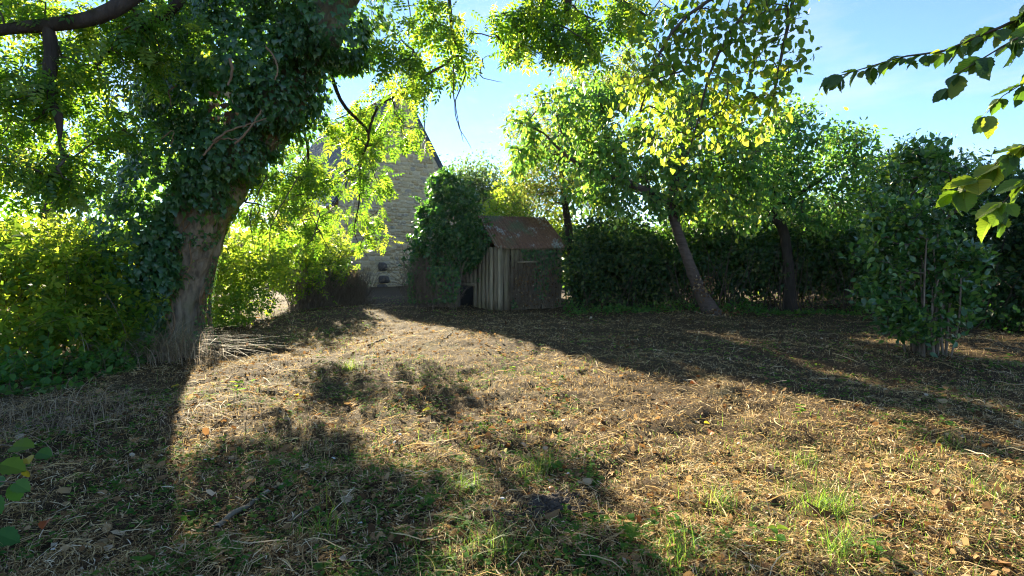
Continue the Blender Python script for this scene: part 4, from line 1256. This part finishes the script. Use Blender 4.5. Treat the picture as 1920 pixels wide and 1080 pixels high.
cb = [blob(1080, 290, 12.6, 90, 75, 1.1), blob(1160, 320, 13.0, 90, 60, 1.2), blob(1040, 220, 12.4, 60, 60, .9), blob(1140, 220, 12.8, 90, 75, 1.2), blob(1250, 260, 13.6, 95, 90, 1.4), blob(1330, 300, 14, 100, 80, 1.4), blob(1240, 370, 13.8, 90, 35, 1.0), blob(1340, 370, 14.2, 90, 45, 1.1), blob(1300, 190, 13.6, 80, 60, 1.2), blob(1420, 330, 14.4, 60, 60, 1.0), blob(1130, 370, 13, 70, 25, .8), blob(1400, 400, 14.2, 60, 40, .8), blob(1200, 400, 13.6, 50, 20, .6), blob(1000, 290, 12.4, 50, 50, .7), blob(970, 230, 12.4, 35, 30, .5), blob(1400, 250, 14, 70, 60, 1.0)]
slant = build_tree('slanting_tree', 'tree with thin slanting bare trunk and broad green crown', ct[0][0] + np.array([0, 0, .1]), [ct] + cl, in_blobs(cb, 860, .46, 1.3), 
           [dict(mat='cherry', per=15, tp=L_OVATE, size=.155, droop=.75, up=.5, spread=.13, tail=.85)], 'cherrybark', sides=40, flare=.4, rough=.045, ridge=.016, lower=.9, twigs='twig')
K = 260
P = np.concatenate([W(1318, 535, 13.95) + rng.normal(0, 1, (K // 2, 3)) * np.array([.16, .10, .22]), W(1345, 585, 13.95) + rng.normal(0, 1, (K // 2, 3)) * np.array([.3, .15, .06])])
P[:, 2] = np.maximum(P[:, 2], .04)
V, T, R = leaves(L_OVATE, P, np.array([0, 0, -.6]) + rdir(K), rdir(K), rng.uniform(.05, .1, K), rng.random(K))
add('dead_leaves', V, T, M['deadleaf'], slant, rnd=R, kind='stuff')
# second tree
t2 = [(W(1482, 578, 15.6), .18), (W(1478, 500, 15.6), .15), (W(1468, 430, 15.6), .13), (W(1445, 395, 15.5), .11), (W(1460, 330, 15.4), .08), (W(1500, 250, 15.3), .05)]
t2[0] = (np.array([t2[0][0][0], t2[0][0][1], -.1]), .19)
b2 = [blob(1500, 290, 15.2, 80, 60, 1.1), blob(1570, 270, 15, 65, 45, .9), blob(1450, 260, 15.2, 70, 60, 1.0), blob(1500, 220, 15.2, 50, 40, .8), blob(1540, 340, 15.2, 90, 50, 1.0), blob(1610, 310, 15, 40, 40, .7), blob(1620, 255, 14.9, 20, 18, .3), blob(1430, 350, 15.4, 70, 50, 1.0), blob(1540, 410, 14.9, 80, 40, .8), blob(1610, 380, 14.6, 50, 50, .7)]
build_tree('hedge_tree', 'dark stemmed tree standing inside the boundary hedge', t2[0][0] + np.array([0, 0, .1]), [t2, [(W(1450, 390, 15.5), .07), (W(1520, 350, 15.3), .05), (W(1600, 290, 15), .02)]], in_blobs(b2, 480, .46, 1.4),
           [dict(mat='cherry', per=15, tp=L_OVATE, size=.14, droop=.6, up=.5, spread=.15, tail=.9)], 'darkbark', sides=10, lower=.6)
# trees that close the view behind the hedge
far_tree('field_tree', 'pale green tree far behind the boundary hedge', 1400, 26, [blob(1390, 390, 26, 110, 50, 1.6), blob(1480, 400, 26, 100, 45, 1.5), blob(1310, 400, 26, 80, 45, 1.4), blob(1570, 410, 26, 90, 45, 1.4)], 300, 32, 'fartree', .22, spread=.4, gap=.3)

# elder behind the laurel
far_tree('sprayed_bush', 'leafy bush with upright sprays rising over the hedge', 1720, 13, [blob(1700, 340, 13, 75, 70, .9), blob(1745, 290, 13, 30, 28, .4), blob(1690, 290, 13, 30, 24, .4), blob(1650, 360, 13, 45, 60, .7), blob(1780, 340, 12.8, 50, 50, .7), blob(1830, 310, 12.4, 30, 25, .4), blob(1715, 265, 13, 12, 14, .2), blob(1660, 400, 13, 50, 40, .6)], 250, 24, 'cherry', .13, L_LANCE, .08, droop=-.1, spread=.16, up=.5, gap=.3)

# laurel shrub in front on the right
lb = G(1740, 668)
lt = thing('glossy_shrub', lb, 'multi stemmed shrub with glossy leaves, standing free of the hedge', 'shrub')
lbl = [blob(1730, 450, 8.1, 95, 110, .8), blob(1690, 530, 8.0, 65, 75, .6), blob(1775, 520, 8.1, 60, 85, .65), blob(1725, 350, 8.2, 70, 60, .65), blob(1655, 430, 7.9, 45, 55, .45), blob(1770, 385, 8.2, 60, 65, .6), blob(1730, 595, 8.0, 90, 50, .6), blob(1690, 610, 7.9, 45, 30, .35), blob(1720, 300, 8.2, 40, 30, .4)]
lbl += [blob(1640, 380, 7.8, 28, 35, .25), blob(1625, 470, 7.8, 25, 35, .25), blob(1690, 290, 8.1, 18, 30, .2), blob(1760, 285, 8.2, 18, 35, .2), blob(1830, 430, 8.1, 25, 45, .3), blob(1640, 560, 7.8, 30, 30, .3), blob(1815, 560, 8.0, 30, 40, .3)]
att = in_blobs(lbl, 520, .52, 2.0)
stems = []
for k in range(26):
    a = rng.uniform(0, 6.3); rr0 = rng.uniform(.02, .34)
    b = lb + np.array([math.cos(a) * rr0, math.sin(a) * rr0, -.05])
    e = lb + np.array([math.cos(a) * rr0 * 1.35, math.sin(a) * rr0 * 1.3, rng.uniform(.9, 1.9)])
    P, R = resample([(b, rng.uniform(.012, .026)), ((b + e) / 2 + rng.normal(0, .05, 3), .015), (e, .010)], .15)
    stems.append((P, R))
acc = Acc()
for P, R in stems: path_tube(P, R, 5, acc)
acc.build('stems', M['deadvine'], lt, kind='stuff')
X, par, r, nf, paths = grow([(P[len(P) // 2:], R[len(P) // 2:]) for P, R in stems], att, tip=.004, arch=-.05)
# roots of each grown stem carry no parent edge
V, T = branch_mesh(X, par, r, nf, 4); add('branches', V, T, M['twig'], lt, kind='stuff')
V, T, R = twig_leaves(X, paths, 13, L_OVATE, .112, droop=-.35, up=.4, spread=.07, tail=.7)
add('foliage', V, T, M['laurel'], lt, rnd=R, kind='stuff')

# far belt of trees on the horizon
acc = Acc()
K = 30000
a = rng.uniform(-75, 95, K)
hh = 2.6 + 2.8 * vnoise(np.stack([a, a * 0, a * 0], 1), .12)
P = np.stack([a, 62 + rng.normal(0, 1.6, K), rng.random(K) ** .6 * hh], 1)
V, T, R = leaves(L_DIAM, P, rdir(K), rdir(K), rng.uniform(.45, .9, K), None, 1.6)
o = add('far_treeline', V, T, M['fartree'], rnd=R, kind='stuff'); o['label'] = 'distant belt of trees along the horizon'

# ------------------------------------------------------------------ hazel branches overhanging from the right
def leaf_mesh(name, mat, tp):
    return [mesh_data(name, tp[0] * np.array([1.25, 1, s]), tp[1], M[mat], smooth=False) for s in (1.0, 2.2, -1.0)]
def big_leaf(seed, teeth=11, curl=.1, twist=0., bendx=.22):
    r = np.random.default_rng(seed)
    V_, T_ = [], []
    ts = np.linspace(0, 1, teeth + 1)
    def half(t): return .36 * math.sin(math.pi * min(1, t * .97 + .03) ** .82) ** .85 + .004
    for sgn in (-1, 1):
        k = len(V_)
        for i, t in enumerate(ts):
            x = half(t) * (1 + (.10 if i % 2 else -.07)) if 0 < i < teeth else .0
            y = t + (.02 if i % 2 else 0)
            z = -curl * t * t + bendx * x + twist * sgn * x * t + r.normal(0, .012)
            V_.append((sgn * x, y, z))
        for t in ts: V_.append((0, t, -curl * t * t))
        n = teeth + 1
        for q in range(teeth):
            a0, a1, b0, b1 = k + q, k + q + 1, k + n + q, k + n + q + 1
            T_ += [(a0, b0, b1), (a0, b1, a1)] if sgn < 0 else [(a0, b1, b0), (a0, a1, b1)]
    return np.array(V_, float), np.array(T_, int)
L_BIG = big_leaf(1)
def veined(name, src_refl, src_trans, tmix):
    m, nt, out = new_mat(name)
    sk = rnd_socket(nt)
    tcn = nt.nodes.new('ShaderNodeTexCoord'); sx = nt.nodes.new('ShaderNodeSeparateXYZ'); nt.links.new(tcn.outputs['Object'], sx.inputs[0])
    def mth(op, a, b=None):
        n = nt.nodes.new('ShaderNodeMath'); n.operation = op
        for i, v in enumerate((a, b)):
            if v is None: continue
            if hasattr(v, 'node'): nt.links.new(v, n.inputs[i])
            else: n.inputs[i].default_value = v
        return n.outputs[0]
    ax = mth('ABSOLUTE', sx.outputs['X'])
    w = mth('SINE', mth('MULTIPLY', mth('SUBTRACT', sx.outputs['Y'], mth('MULTIPLY', ax, .75)), 62.0))
    vein = mth('POWER', mth('MULTIPLY', mth('ADD', w, 1.0), .5), 5.0)
    mid = mth('LESS_THAN', ax, .012)
    vein = mth('MAXIMUM', vein, mid)
    n1 = noise(nt, 4.0, 5, .65)
    spots = ramp(nt, n1, [(.62, (0, 0, 0)), (.74, (.8, .8, .8))])
    c1 = mixc(nt, mth('MULTIPLY', vein, .35), ramp(nt, sk, src_refl), (.16, .2, .06))
    c2 = mixc(nt, mth('MULTIPLY', vein, .55), ramp(nt, sk, src_trans), (.16, .26, .02))
    c1 = mixc(nt, spots, c1, (.16, .10, .035)); c2 = mixc(nt, spots, c2, (.40, .30, .05))
    b = principled(nt, c1, .5, .35, bump(nt, vein, .35, .01))
    t = nt.nodes.new('ShaderNodeBsdfTranslucent'); nt.links.new(c2, t.inputs['Color'])
    mx = nt.nodes.new('ShaderNodeMixShader'); mx.inputs['Fac'].default_value = tmix
    nt.links.new(b, mx.inputs[1]); nt.links.new(t.outputs['BSDF'], mx.inputs[2]); nt.links.new(mx.outputs['Shader'], out.inputs['Surface'])
    return m
M['hazelbig'] = veined('veined hazel leaf', [(0, (.03, .08, .015)), (.5, (.06, .13, .02)), (1, (.14, .17, .03))], [(0, (.16, .36, .02)), (.5, (.36, .56, .03)), (1, (.66, .68, .05))], .46)
M['hazeldark'] = veined('silhouetted veined leaf', [(0, (.025, .07, .018)), (.6, (.045, .10, .022)), (1, (.10, .15, .03))], [(0, (.08, .22, .02)), (.7, (.22, .40, .03)), (1, (.60, .66, .05))], .34)  # hazel leaf copy, darkened to paint the backlit silhouette into its colour
HZS = [(v * np.array([wx, 1, 1]), t) for (v, t), wx in ((big_leaf(2, 11, .1, .0), 1.0), (big_leaf(3, 11, .35, .2), .9), (big_leaf(4, 11, -.15, -.3, .35), 1.05), (big_leaf(5, 11, .5, .3, .5), .85), (big_leaf(6, 11, .2, -.5, .1), .95), (big_leaf(7, 11, .6, .1, .15), 1.0))]
HZ = [mesh_data('leaf', v, t, M['hazelbig']) for v, t in HZS]; HZD = [mesh_data('leaf', v, t, M['hazeldark']) for v, t in HZS]
hz = thing('overhanging_tree', (5.6, 1.0, 0), 'near overhanging branches with large toothed leaves against the sky', 'tree')
trunk = [(np.array([5.6, 1.0, -.1]), .16), (np.array([5.4, 1.2, 1.6]), .13), (np.array([5.0, 1.7, 3.0]), .10), (np.array([4.2, 2.6, 4.2]), .08), (np.array([3.4, 3.6, 4.9]), .06), (np.array([2.4, 4.8, 5.2]), .04)]
V, T, P, R = lofted_trunk(trunk, 10, .12, .04, .2); add('trunk', V, T, M['twig'], hz, smooth=True)
near = [  # (path in pixels, depth start, depth end, radius, leaves, leaf length)
    ([(2060, -60), (1920, 30), (1840, 65), (1770, 95), (1700, 105), (1640, 122), (1560, 146)], 2.0, 2.5, .008, 95, .07),
    ([(2040, 0), (1960, 50), (1900, 75), (1850, 105), (1800, 135), (1775, 160)], 1.9, 2.05, .005, 34, .078),
    ([(2060, 80), (1980, 120), (1920, 155), (1880, 180), (1850, 212)], 1.9, 2.1, .004, 22, .072),
    ([(2080, 190), (2000, 235), (1930, 270), (1870, 305), (1805, 355)], 1.9, 2.1, .005, 48, .088),
    ([(2060, 290), (1990, 310), (1930, 335), (1885, 375), (1868, 400)], 1.8, 1.95, .004, 26, .08),
]
for bi, (pts, d0, d1, r0, nl, ls) in enumerate(near):
    q = [(W(a, b, d0 + (d1 - d0) * i / (len(pts) - 1)), r0 * (1 - .75 * i / (len(pts) - 1))) for i, (a, b) in enumerate(pts)]
    q = [(np.array([5.2, 1.4, 2.4]), r0 * 3.0), ((np.array([5.2, 1.4, 2.6]) + q[0][0]) / 2 + np.array([0, 0, .25]), r0 * 2)] + q
    P, R = resample(q, .05)
    V, T = path_tube(P, R, 5); add('branch', V, T, M['twig'], hz, smooth=True)
    vis = [i for i in range(len(P)) if (P[i][0] / max(P[i][1], .1)) < 1.05 and P[i][1] > 1]
    for k in range(nl):
        i = vis[int((k + rng.random() * .8) / nl * len(vis)) % len(vis)]
        i2 = min(i + 1, len(P) - 1); tw = norm(P[i2] - P[i - 1])
        d = norm(tw * .7 + np.array([0, 0, -.45]) + rdir(1)[0] * np.array([.9, .9, .55]))
        n = norm(np.array([0, -.15, 1.0]) + rdir(1)[0] * .5); n = norm(n - (n @ d) * d)
        s = ls * rng.uniform(.45, 1.2)
        inst('leaf', (HZD if bi < 3 else HZ)[rng.integers(6)], np.stack([np.cross(d, n) * s, d * s, n * s], 1), P[i] + d * .012, hz)
# mid-distance hanging sprays
mb = [blob(1240, 110, 5.2, 85, 90, .6), blob(1330, 60, 5.2, 110, 80, .7), blob(1300, 200, 5.3, 90, 70, .6), blob(1420, 110, 5.0, 70, 120, .6), blob(1380, 230, 5.2, 60, 50, .5), blob(1250, 260, 5.4, 60, 45, .4), blob(1180, 200, 5.3, 40, 35, .35), blob(1460, 60, 4.9, 40, 90, .4), blob(1420, -60, 5, 150, 60, .7)]
att = in_blobs(mb, 240, .42, 2.2)
P2, R2 = resample(trunk[3:], .2)
fx = [(P2, R2)]
for pts, d in (([(1500, -160), (1440, -40), (1370, 60), (1330, 140), (1310, 220), (1290, 290)], 5.1), ([(1440, -40), (1330, 0), (1260, 60), (1220, 140), (1200, 210)], 5.2), ([(1500, -160), (1490, -20), (1470, 80), (1450, 180)], 4.9)):
    fx.append(resample([(W(a, b, d), .02 - .0025 * i) for i, (a, b) in enumerate(pts)], .2))
X, par, r, nf, paths = grow(fx, att, tip=.0025, arch=.05)
ed = np.where((np.arange(len(X)) >= len(P2)) & (par >= 0))[0]
V, T = tube_edges(X[par[ed]], X[ed], np.minimum(r[par[ed]], r[ed] * 1.3), r[ed], 5)
add('hanging_branches', V, T, M['twig'], hz, kind='stuff')
V, T, R = twig_leaves(X, paths, 10, L_OVATE, .076, droop=.9, up=.5, spread=.07, tail=.95, bias=.1, wide=1.25)
# the biggest-looking of these hanging leaves are single leaves, the rest one mass
k7 = len(L_OVATE[0]); nl = len(V) // k7
VV = V.reshape(nl, k7, 3); sz = np.linalg.norm(VV[:, -1] - VV[:, 0], axis=1) / VV[:, 0, 1]
cc = VV.mean(1); u = 960 + F * cc[:, 0] / cc[:, 1]; vv_ = 485 - F * (cc[:, 2] - 1.5) / cc[:, 1]
sz = sz * ((u > 0) & (u < 1920) & (vv_ > 0))
big = np.argsort(-sz)[:90]
mask = np.ones(nl, bool); mask[big] = False
HM = mesh_data('leaf', L_BIG[0] * np.array([.85, 1, 1]), L_BIG[1], M['hazelbig'])
for i in big:
    q = VV[i]; d = q[6] - q[0]; s = np.linalg.norm(d); d = d / s
    rx = norm((q[2] - q[1])[None])[0]; n = np.cross(rx, d); n = n / np.linalg.norm(n)
    inst('leaf', HM, np.stack([np.cross(d, n) * s, d * s, n * s], 1), q[0], hz)
add('small_leaves', VV[mask].reshape(-1, 3), np.concatenate([L_OVATE[1] + i * k7 for i in range(mask.sum())]), M['hazel'], hz, rnd=R.reshape(nl, k7)[mask].ravel(), kind='stuff')

# ------------------------------------------------------------------ small things on the ground
tufts = [(612, 1000, .24, 30, 'bright green grass tuft beside the fallen brown branch'),
         (870, 925, .16, 60, 'low sunlit grass tuft left of the bare mole hill'),
         (1012, 880, .18, 60, 'grass tuft growing in shade above the pale stick'),
         (935, 1048, .22, 34, 'thin arching grass tuft at the lower middle edge'),
         (1275, 1078, .24, 46, 'large pale arching grass tuft at the bottom edge'),
         (1545, 955, .22, 80, 'dense dark green grass tuft on the sunlit mulch'),
         (1360, 975, .17, 34, 'yellow green grass tuft on the straw, left of the dense tuft'),
         (1775, 835, .20, 26, 'upright bright grass tuft on the edge of the large shadow'),
         (1850, 930, .15, 26, 'scattered yellow grass tuft close to the right edge'),
         (1500, 850, .15, 40, 'small fine grass tuft in the middle of the sunlit strip'),
         (845, 1076, .16, 30, 'short grass tuft cut by the bottom edge'),
         (1575, 1066, .2, 44, 'spiky grass tuft at the lower right among brown leaves'),
         (655, 690, .22, 60, 'pale grass tuft in the sunlit patch near the trunk'),
         (510, 830, .18, 14, 'few tall thin grass blades in the dappled shade')]
for px, py, h, n_, lab in tufts:
    n_ = int(n_ * 1.9); h *= 1.15
    b = G(px, py)
    t = thing('grass_tuft', b, lab, 'grass', 'grass tufts in the mulch')
    P = b + rng.normal(0, 1, (n_, 3)) * np.array([.055, .055, 0]) * (1.0 + h)
    P[:, 2] = gz(P[:, 0], P[:, 1])
    V, T, R = blades(P, rng.uniform(0, 6.3, n_), h * rng.uniform(.35, 1.2, n_), rng.uniform(.0028, .0055, n_), rng.uniform(.3, 1.7, n_), rng.random(n_) * .8, 6)
    add('blades', V, T, M['grass'], t, rnd=R, kind='stuff')

LM = {k: [mesh_data('fallen_leaf', L_BIG[0] * np.array([.95, 1, s]), L_BIG[1], M[k]) for s in (2.2, -2.6)] for k in ('brownleaf', 'orangeleaf', 'yellowleaf')}
fl = [(800, 997, 'brownleaf', .10, 'large tan dead leaf at the lower middle, beside grass'), (455, 918, 'brownleaf', .10, 'curled pale brown dead leaf above the fallen branch'), (90, 985, 'orangeleaf', .08, 'orange leaf lying near the lower left corner'),
      (1294, 726, 'orangeleaf', .10, 'small orange fallen leaf on the sunlit straw'), (1340, 803, 'orangeleaf', .09, 'small orange fallen leaf on the sunlit straw'), (1345, 865, 'orangeleaf', .07, 'small orange fallen leaf on the sunlit straw'), (460, 633, 'orangeleaf', .10, 'orange leaf in the sunlit patch by the trunk'),
      (1055, 800, 'yellowleaf', .07, 'yellow leaf on the edge of the sunlit strip'), (885, 883, 'yellowleaf', .07, 'orange yellow leaf in the central shade'), (808, 770, 'yellowleaf', .08, 'yellow leaf lying among green weeds'), (335, 733, 'yellowleaf', .09, 'bright yellow leaf below the trunk'),
      (552, 740, 'yellowleaf', .08, 'golden leaf on pale straw'), (1320, 790, 'yellowleaf', .06, 'greenish leaf beside the orange one'), (1020, 985, 'brownleaf', .11, 'broken tan leaf near the bare mole hill'), (1045, 1030, 'brownleaf', .12, 'dark red brown curled leaf at the lower middle'),
      (1560, 975, 'brownleaf', .13, 'large pale brown leaf below the dense tuft'), (1860, 1070, 'brownleaf', .12, 'pale curled leaf in the lower right corner'), (115, 955, 'brownleaf', .1, 'folded brown leaf by the left edge'), (940, 940, 'brownleaf', .09, 'red brown leaf beside the low sunlit tuft'), (945, 838, 'yellowleaf', .08, 'green yellow leaf on dark soil in the central shade')]
for px, py, m, s, lab in fl:
    b = G(px, py) + np.array([0, 0, .035])
    d = rdir(1)[0] * np.array([1, 1, .15]); d = norm(d); n = norm(np.array([0, -.25, 1.0]) + rdir(1)[0] * .35); n = norm(n - (n @ d) * d)
    o = inst('fallen_leaf', LM[m][rng.integers(2)], np.stack([np.cross(d, n) * s, d * s, n * s], 1), b)
    tag(o, lab, 'leaf', 'fallen leaves')

def stick(pts, r, lab, mat='cane', group='sticks on the ground'):
    q = [(G(a, b) + np.array([0, 0, r * .8 + .012]), r) for a, b in pts]
    P, R = resample(q, .03)
    P = P + (np.stack([vnoise(P, 9, 1), vnoise(P, 9, 40), vnoise(P, 9, 80)], 1) - .5) * r * 1.4
    R = R * np.linspace(1, .6, len(R)) * (1 + .3 * (vnoise(P, 14, 5) - .5))
    V, T = path_tube(P, R, 8)
    o = add('fallen_stick', V, T, M[mat], smooth=True)
    tag(o, lab, 'stick', group)
stick([(405, 982), (450, 950), (500, 925), (550, 905)], .017, 'thick grey brown fallen branch in the shaded foreground', 'ashbark')
stick([(538, 980), (570, 965), (605, 945)], .009, 'short pale stick right of the thick fallen branch')
stick([(1092, 890), (1096, 865), (1098, 840)], .008, 'pale straight stick standing out on the sunlit straw')
stick([(1175, 870), (1150, 858), (1128, 850)], .008, 'thin brown stick near the pale straight one')
stick([(1030, 965), (1080, 962), (1130, 955)], .005, 'thin pale twig lying by the mole hill')
stick([(840, 1000), (900, 980), (990, 985)], .007, 'bent dark twig below the low sunlit tuft', 'twig')
stick([(1620, 1005), (1660, 985), (1675, 960)], .009, 'brown forked twig in the lower right', 'twig')
stick([(70, 960), (95, 920), (130, 885)], .004, 'thin pale stalk slanting up at the left edge')
stick([(690, 650), (712, 640), (725, 636)], .018, 'short dark log piece in the sunlit patch', 'twig')
stick([(833, 640), (842, 630), (846, 626)], .016, 'small dark stick on the far sunlit straw', 'twig')
stick([(1860, 700), (1900, 712), (1950, 722)], .008, 'long pale stalk at the right edge in shade')
stick([(1895, 835), (1920, 850), (1960, 872)], .007, 'long pale twig at the right edge of the sunlit strip')

# mole hill and the fallen fruit on it
c = G(1030, 955)
K = 900
P = c + np.concatenate([rng.normal(0, .10, (K, 2)), np.zeros((K, 1))], 1)
rr_ = np.hypot(P[:, 0] - c[0], P[:, 1] - c[1])
P[:, 2] = gz(P[:, 0], P[:, 1]) + .055 * np.exp(-(rr_ / .12) ** 2) * rng.uniform(.5, 1.1, K)
acc = Acc()
for p in P: acc.add(ico_v * np.array([1, 1, .8]) * rng.uniform(.006, .020) + p, ico_t, rng.random())
mh = thing('mole_hill', c, 'small dark heap of crumbly bare soil in the foreground', 'soil heap')
acc.build('crumbs', simple('dark crumbs', (.03, .022, .016), (.085, .065, .05), 18), mh, kind='stuff')
c = G(1034, 941) + np.array([0, 0, .07])
u_, v_ = np.meshgrid(np.linspace(0, 2 * math.pi, 13)[:-1], np.linspace(.12, math.pi - .12, 7))
sp = np.stack([np.cos(u_) * np.sin(v_), np.sin(u_) * np.sin(v_), np.cos(v_) * (.9 - .18 * np.exp(-((v_) / .5) ** 2))], -1).reshape(-1, 3) * .021 + c
T = [[j * 12 + i, j * 12 + (i + 1) % 12, (j + 1) * 12 + (i + 1) % 12, (j + 1) * 12 + i] for j in range(6) for i in range(12)]
V = np.concatenate([sp, [c + [0, 0, .0145], c - [0, 0, .0185]]])
T += [[(i + 1) % 12, i, 84, 84] for i in range(12)] + [[72 + i, 72 + (i + 1) % 12, 85, 85] for i in range(12)]
T = [t if t[2] != t[3] else t[:3] for t in T]
fr_ = thing('fallen_fruit', c, 'small round orange brown fruit on the mole hill', 'fruit')
add('flesh', V, T, simple('fruit skin', (.30, .11, .03), (.42, .19, .06), 30, .5, .4, .1), fr_, smooth=True)
V, T = path_tube(np.array([c + [0, 0, .012], c + [.002, 0, .02], c + [.006, .002, .03]]), np.array([.0016, .0013, .001]), 5)
add('stalk', V, T, M['twig'], fr_)

# pale chips of shell and stone
pc = Acc()
spots = [(118, 1045), (100, 1038), (650, 718), (540, 722), (555, 800), (740, 828), (675, 985), (750, 817), (1170, 775), (942, 955), (1065, 895), (590, 700), (690, 740), (1385, 835), (700, 660), (625, 850), (430, 865), (385, 862)]
for k, (px, py) in enumerate(spots):
    b = G(px, py) + np.array([0, 0, .03])
    v, t = STP[k % 12]
    s = rng.uniform(.008, .015)
    o = add('pale_chip', v * np.array([2.0, 1.3, .5]) * s @ np.linalg.qr(rng.normal(size=(3, 3)) * .4 + np.eye(3))[0].T + b, t, M['pale'])
    tag(o, 'tiny pale stone chip lying on the mulch', 'stone chip', 'pale chips')

# seedlings with real leaves in the foreground
NT = mesh_data('leaf', L_BIG[0] * np.array([.8, 1, 1.6]), L_BIG[1], M['sprout'])
seedl = [(1180, 1040, .07, 4, 'young nettle seedling at the lower middle edge'), (1230, 985, .05, 3, 'small weed seedling above the nettle seedling'), (1110, 1000, .05, 3, 'pale green seedling below the mole hill'), (1455, 1060, .07, 3, 'broad leaved seedling at the bottom edge'),
         (1265, 1005, .05, 3, 'dark green weed right of the nettle seedling'), (445, 748, .10, 3, 'bright green seedling in the dappled light by the trunk'), (1640, 1075, .06, 3, 'low green weed in the lower right'), (600, 690, .08, 3, 'leafy weed in the sunlit patch'),
         (960, 700, .06, 3, 'little weed on the far sunlit straw'), (1060, 975, .05, 3, 'tiny weed on the mole hill edge'), (785, 925, .05, 3, 'weed seedling left of the low sunlit tuft'), (1500, 780, .07, 3, 'weed on the upper edge of the sunlit strip')]
for px, py, s, lv, lab in seedl:
    b = G(px, py)
    t = thing('weed_seedling', b, lab, 'weed', 'seedlings in the mulch')
    h = s * 1.5
    V, T = path_tube(np.array([b, b + [.004, 0, h * .5], b + [0, .005, h]]), np.array([.002, .0018, .0012]), 5)
    add('stem', V, T, M['sprout'], t)
    for l in range(lv):
        for q in range(2):
            a = l * 1.57 + q * math.pi + rng.normal(0, .2)
            d = norm(np.array([math.cos(a), math.sin(a), rng.uniform(-.1, .5)])); n = norm(np.array([0, 0, 1.]) + rdir(1)[0] * .2); n = norm(n - (n @ d) * d)
            ss = s * (1 - .2 * l / lv) * rng.uniform(.7, 1.1)
            inst('leaf', NT, np.stack([np.cross(d, n) * ss, d * ss, n * ss], 1), b + np.array([0, 0, h * (.4 + .6 * l / max(1, lv - 1))]), t)

# bramble shoot at the left edge
bs = thing('bramble_shoot', G(-40, 960), 'bramble shoot with big green and yellow leaves at the left edge', 'bramble')
BL = {k: mesh_data('leaf', L_BIG[0] * np.array([1.05, 1, 1.3]), L_BIG[1], M[k]) for k in ('thicket', 'nettle', 'yellowleaf')}
b = G(-60, 980)
tip_ = W(60, 850, 3.3)
P, R = resample([(b, .006), (W(-30, 850, 3.2), .005), (W(20, 835, 3.25), .004), (tip_, .003)], .05)
V, T = path_tube(P, R, 5); add('stem', V, T, M['cane'], bs, smooth=True)
P2, R2 = resample([(b, .005), (W(-20, 910, 3.0), .004), (W(30, 905, 3.0), .003)], .05)
V, T = path_tube(P2, R2, 5); add('stem', V, T, M['cane'], bs, smooth=True)
for (px, py, D, m, s, dx, dz) in ((20, 838, 3.25, 'thicket', .15, 1, .1), (-10, 862, 3.2, 'thicket', .14, -.3, -.3), (0, 870, 3.15, 'thicket', .15, 1, -.25), (50, 858, 3.25, 'yellowleaf', .09, 1, -.1), (45, 880, 3.2, 'yellowleaf', .06, .2, -.8), (70, 848, 3.3, 'nettle', .11, 1, -.1),
                             (25, 905, 3.0, 'nettle', .11, 1, -.4), (20, 908, 3.0, 'nettle', .12, .2, -1), (10, 905, 3.0, 'nettle', .12, -1, -.2), (-20, 930, 2.9, 'nettle', .12, .5, -.6), (-10, 1000, 2.7, 'nettle', .13, .8, -.3)):
    d = norm(np.array([dx, rng.normal(-.3, .3), dz])); n = norm(np.array([0, -.55, 1.0]) + rdir(1)[0] * .25); n = norm(n - (n @ d) * d)
    inst('leaf', BL[m], np.stack([np.cross(d, n) * s, d * s, n * s], 1), W(px, py, D), bs)

# ------------------------------------------------------------------ morning haze
hm, hnt, hout = new_mat('thin haze')
pv = hnt.nodes.new('ShaderNodeVolumePrincipled')
pv.inputs['Color'].default_value = (.86, .93, 1.0, 1)
pv.inputs['Density'].default_value = .00012
pv.inputs['Anisotropy'].default_value = .35
hnt.links.new(pv.outputs['Volume'], hout.inputs['Volume'])
V = boxv((-1700, -400, -1.2), (3400, 0, 0), (0, 2700, 0), (0, 0, 17.5))
hz_box = add('haze', V, BOXT, hm, kind='stuff')
hz_box['label'] = 'thin pale morning haze in the air'
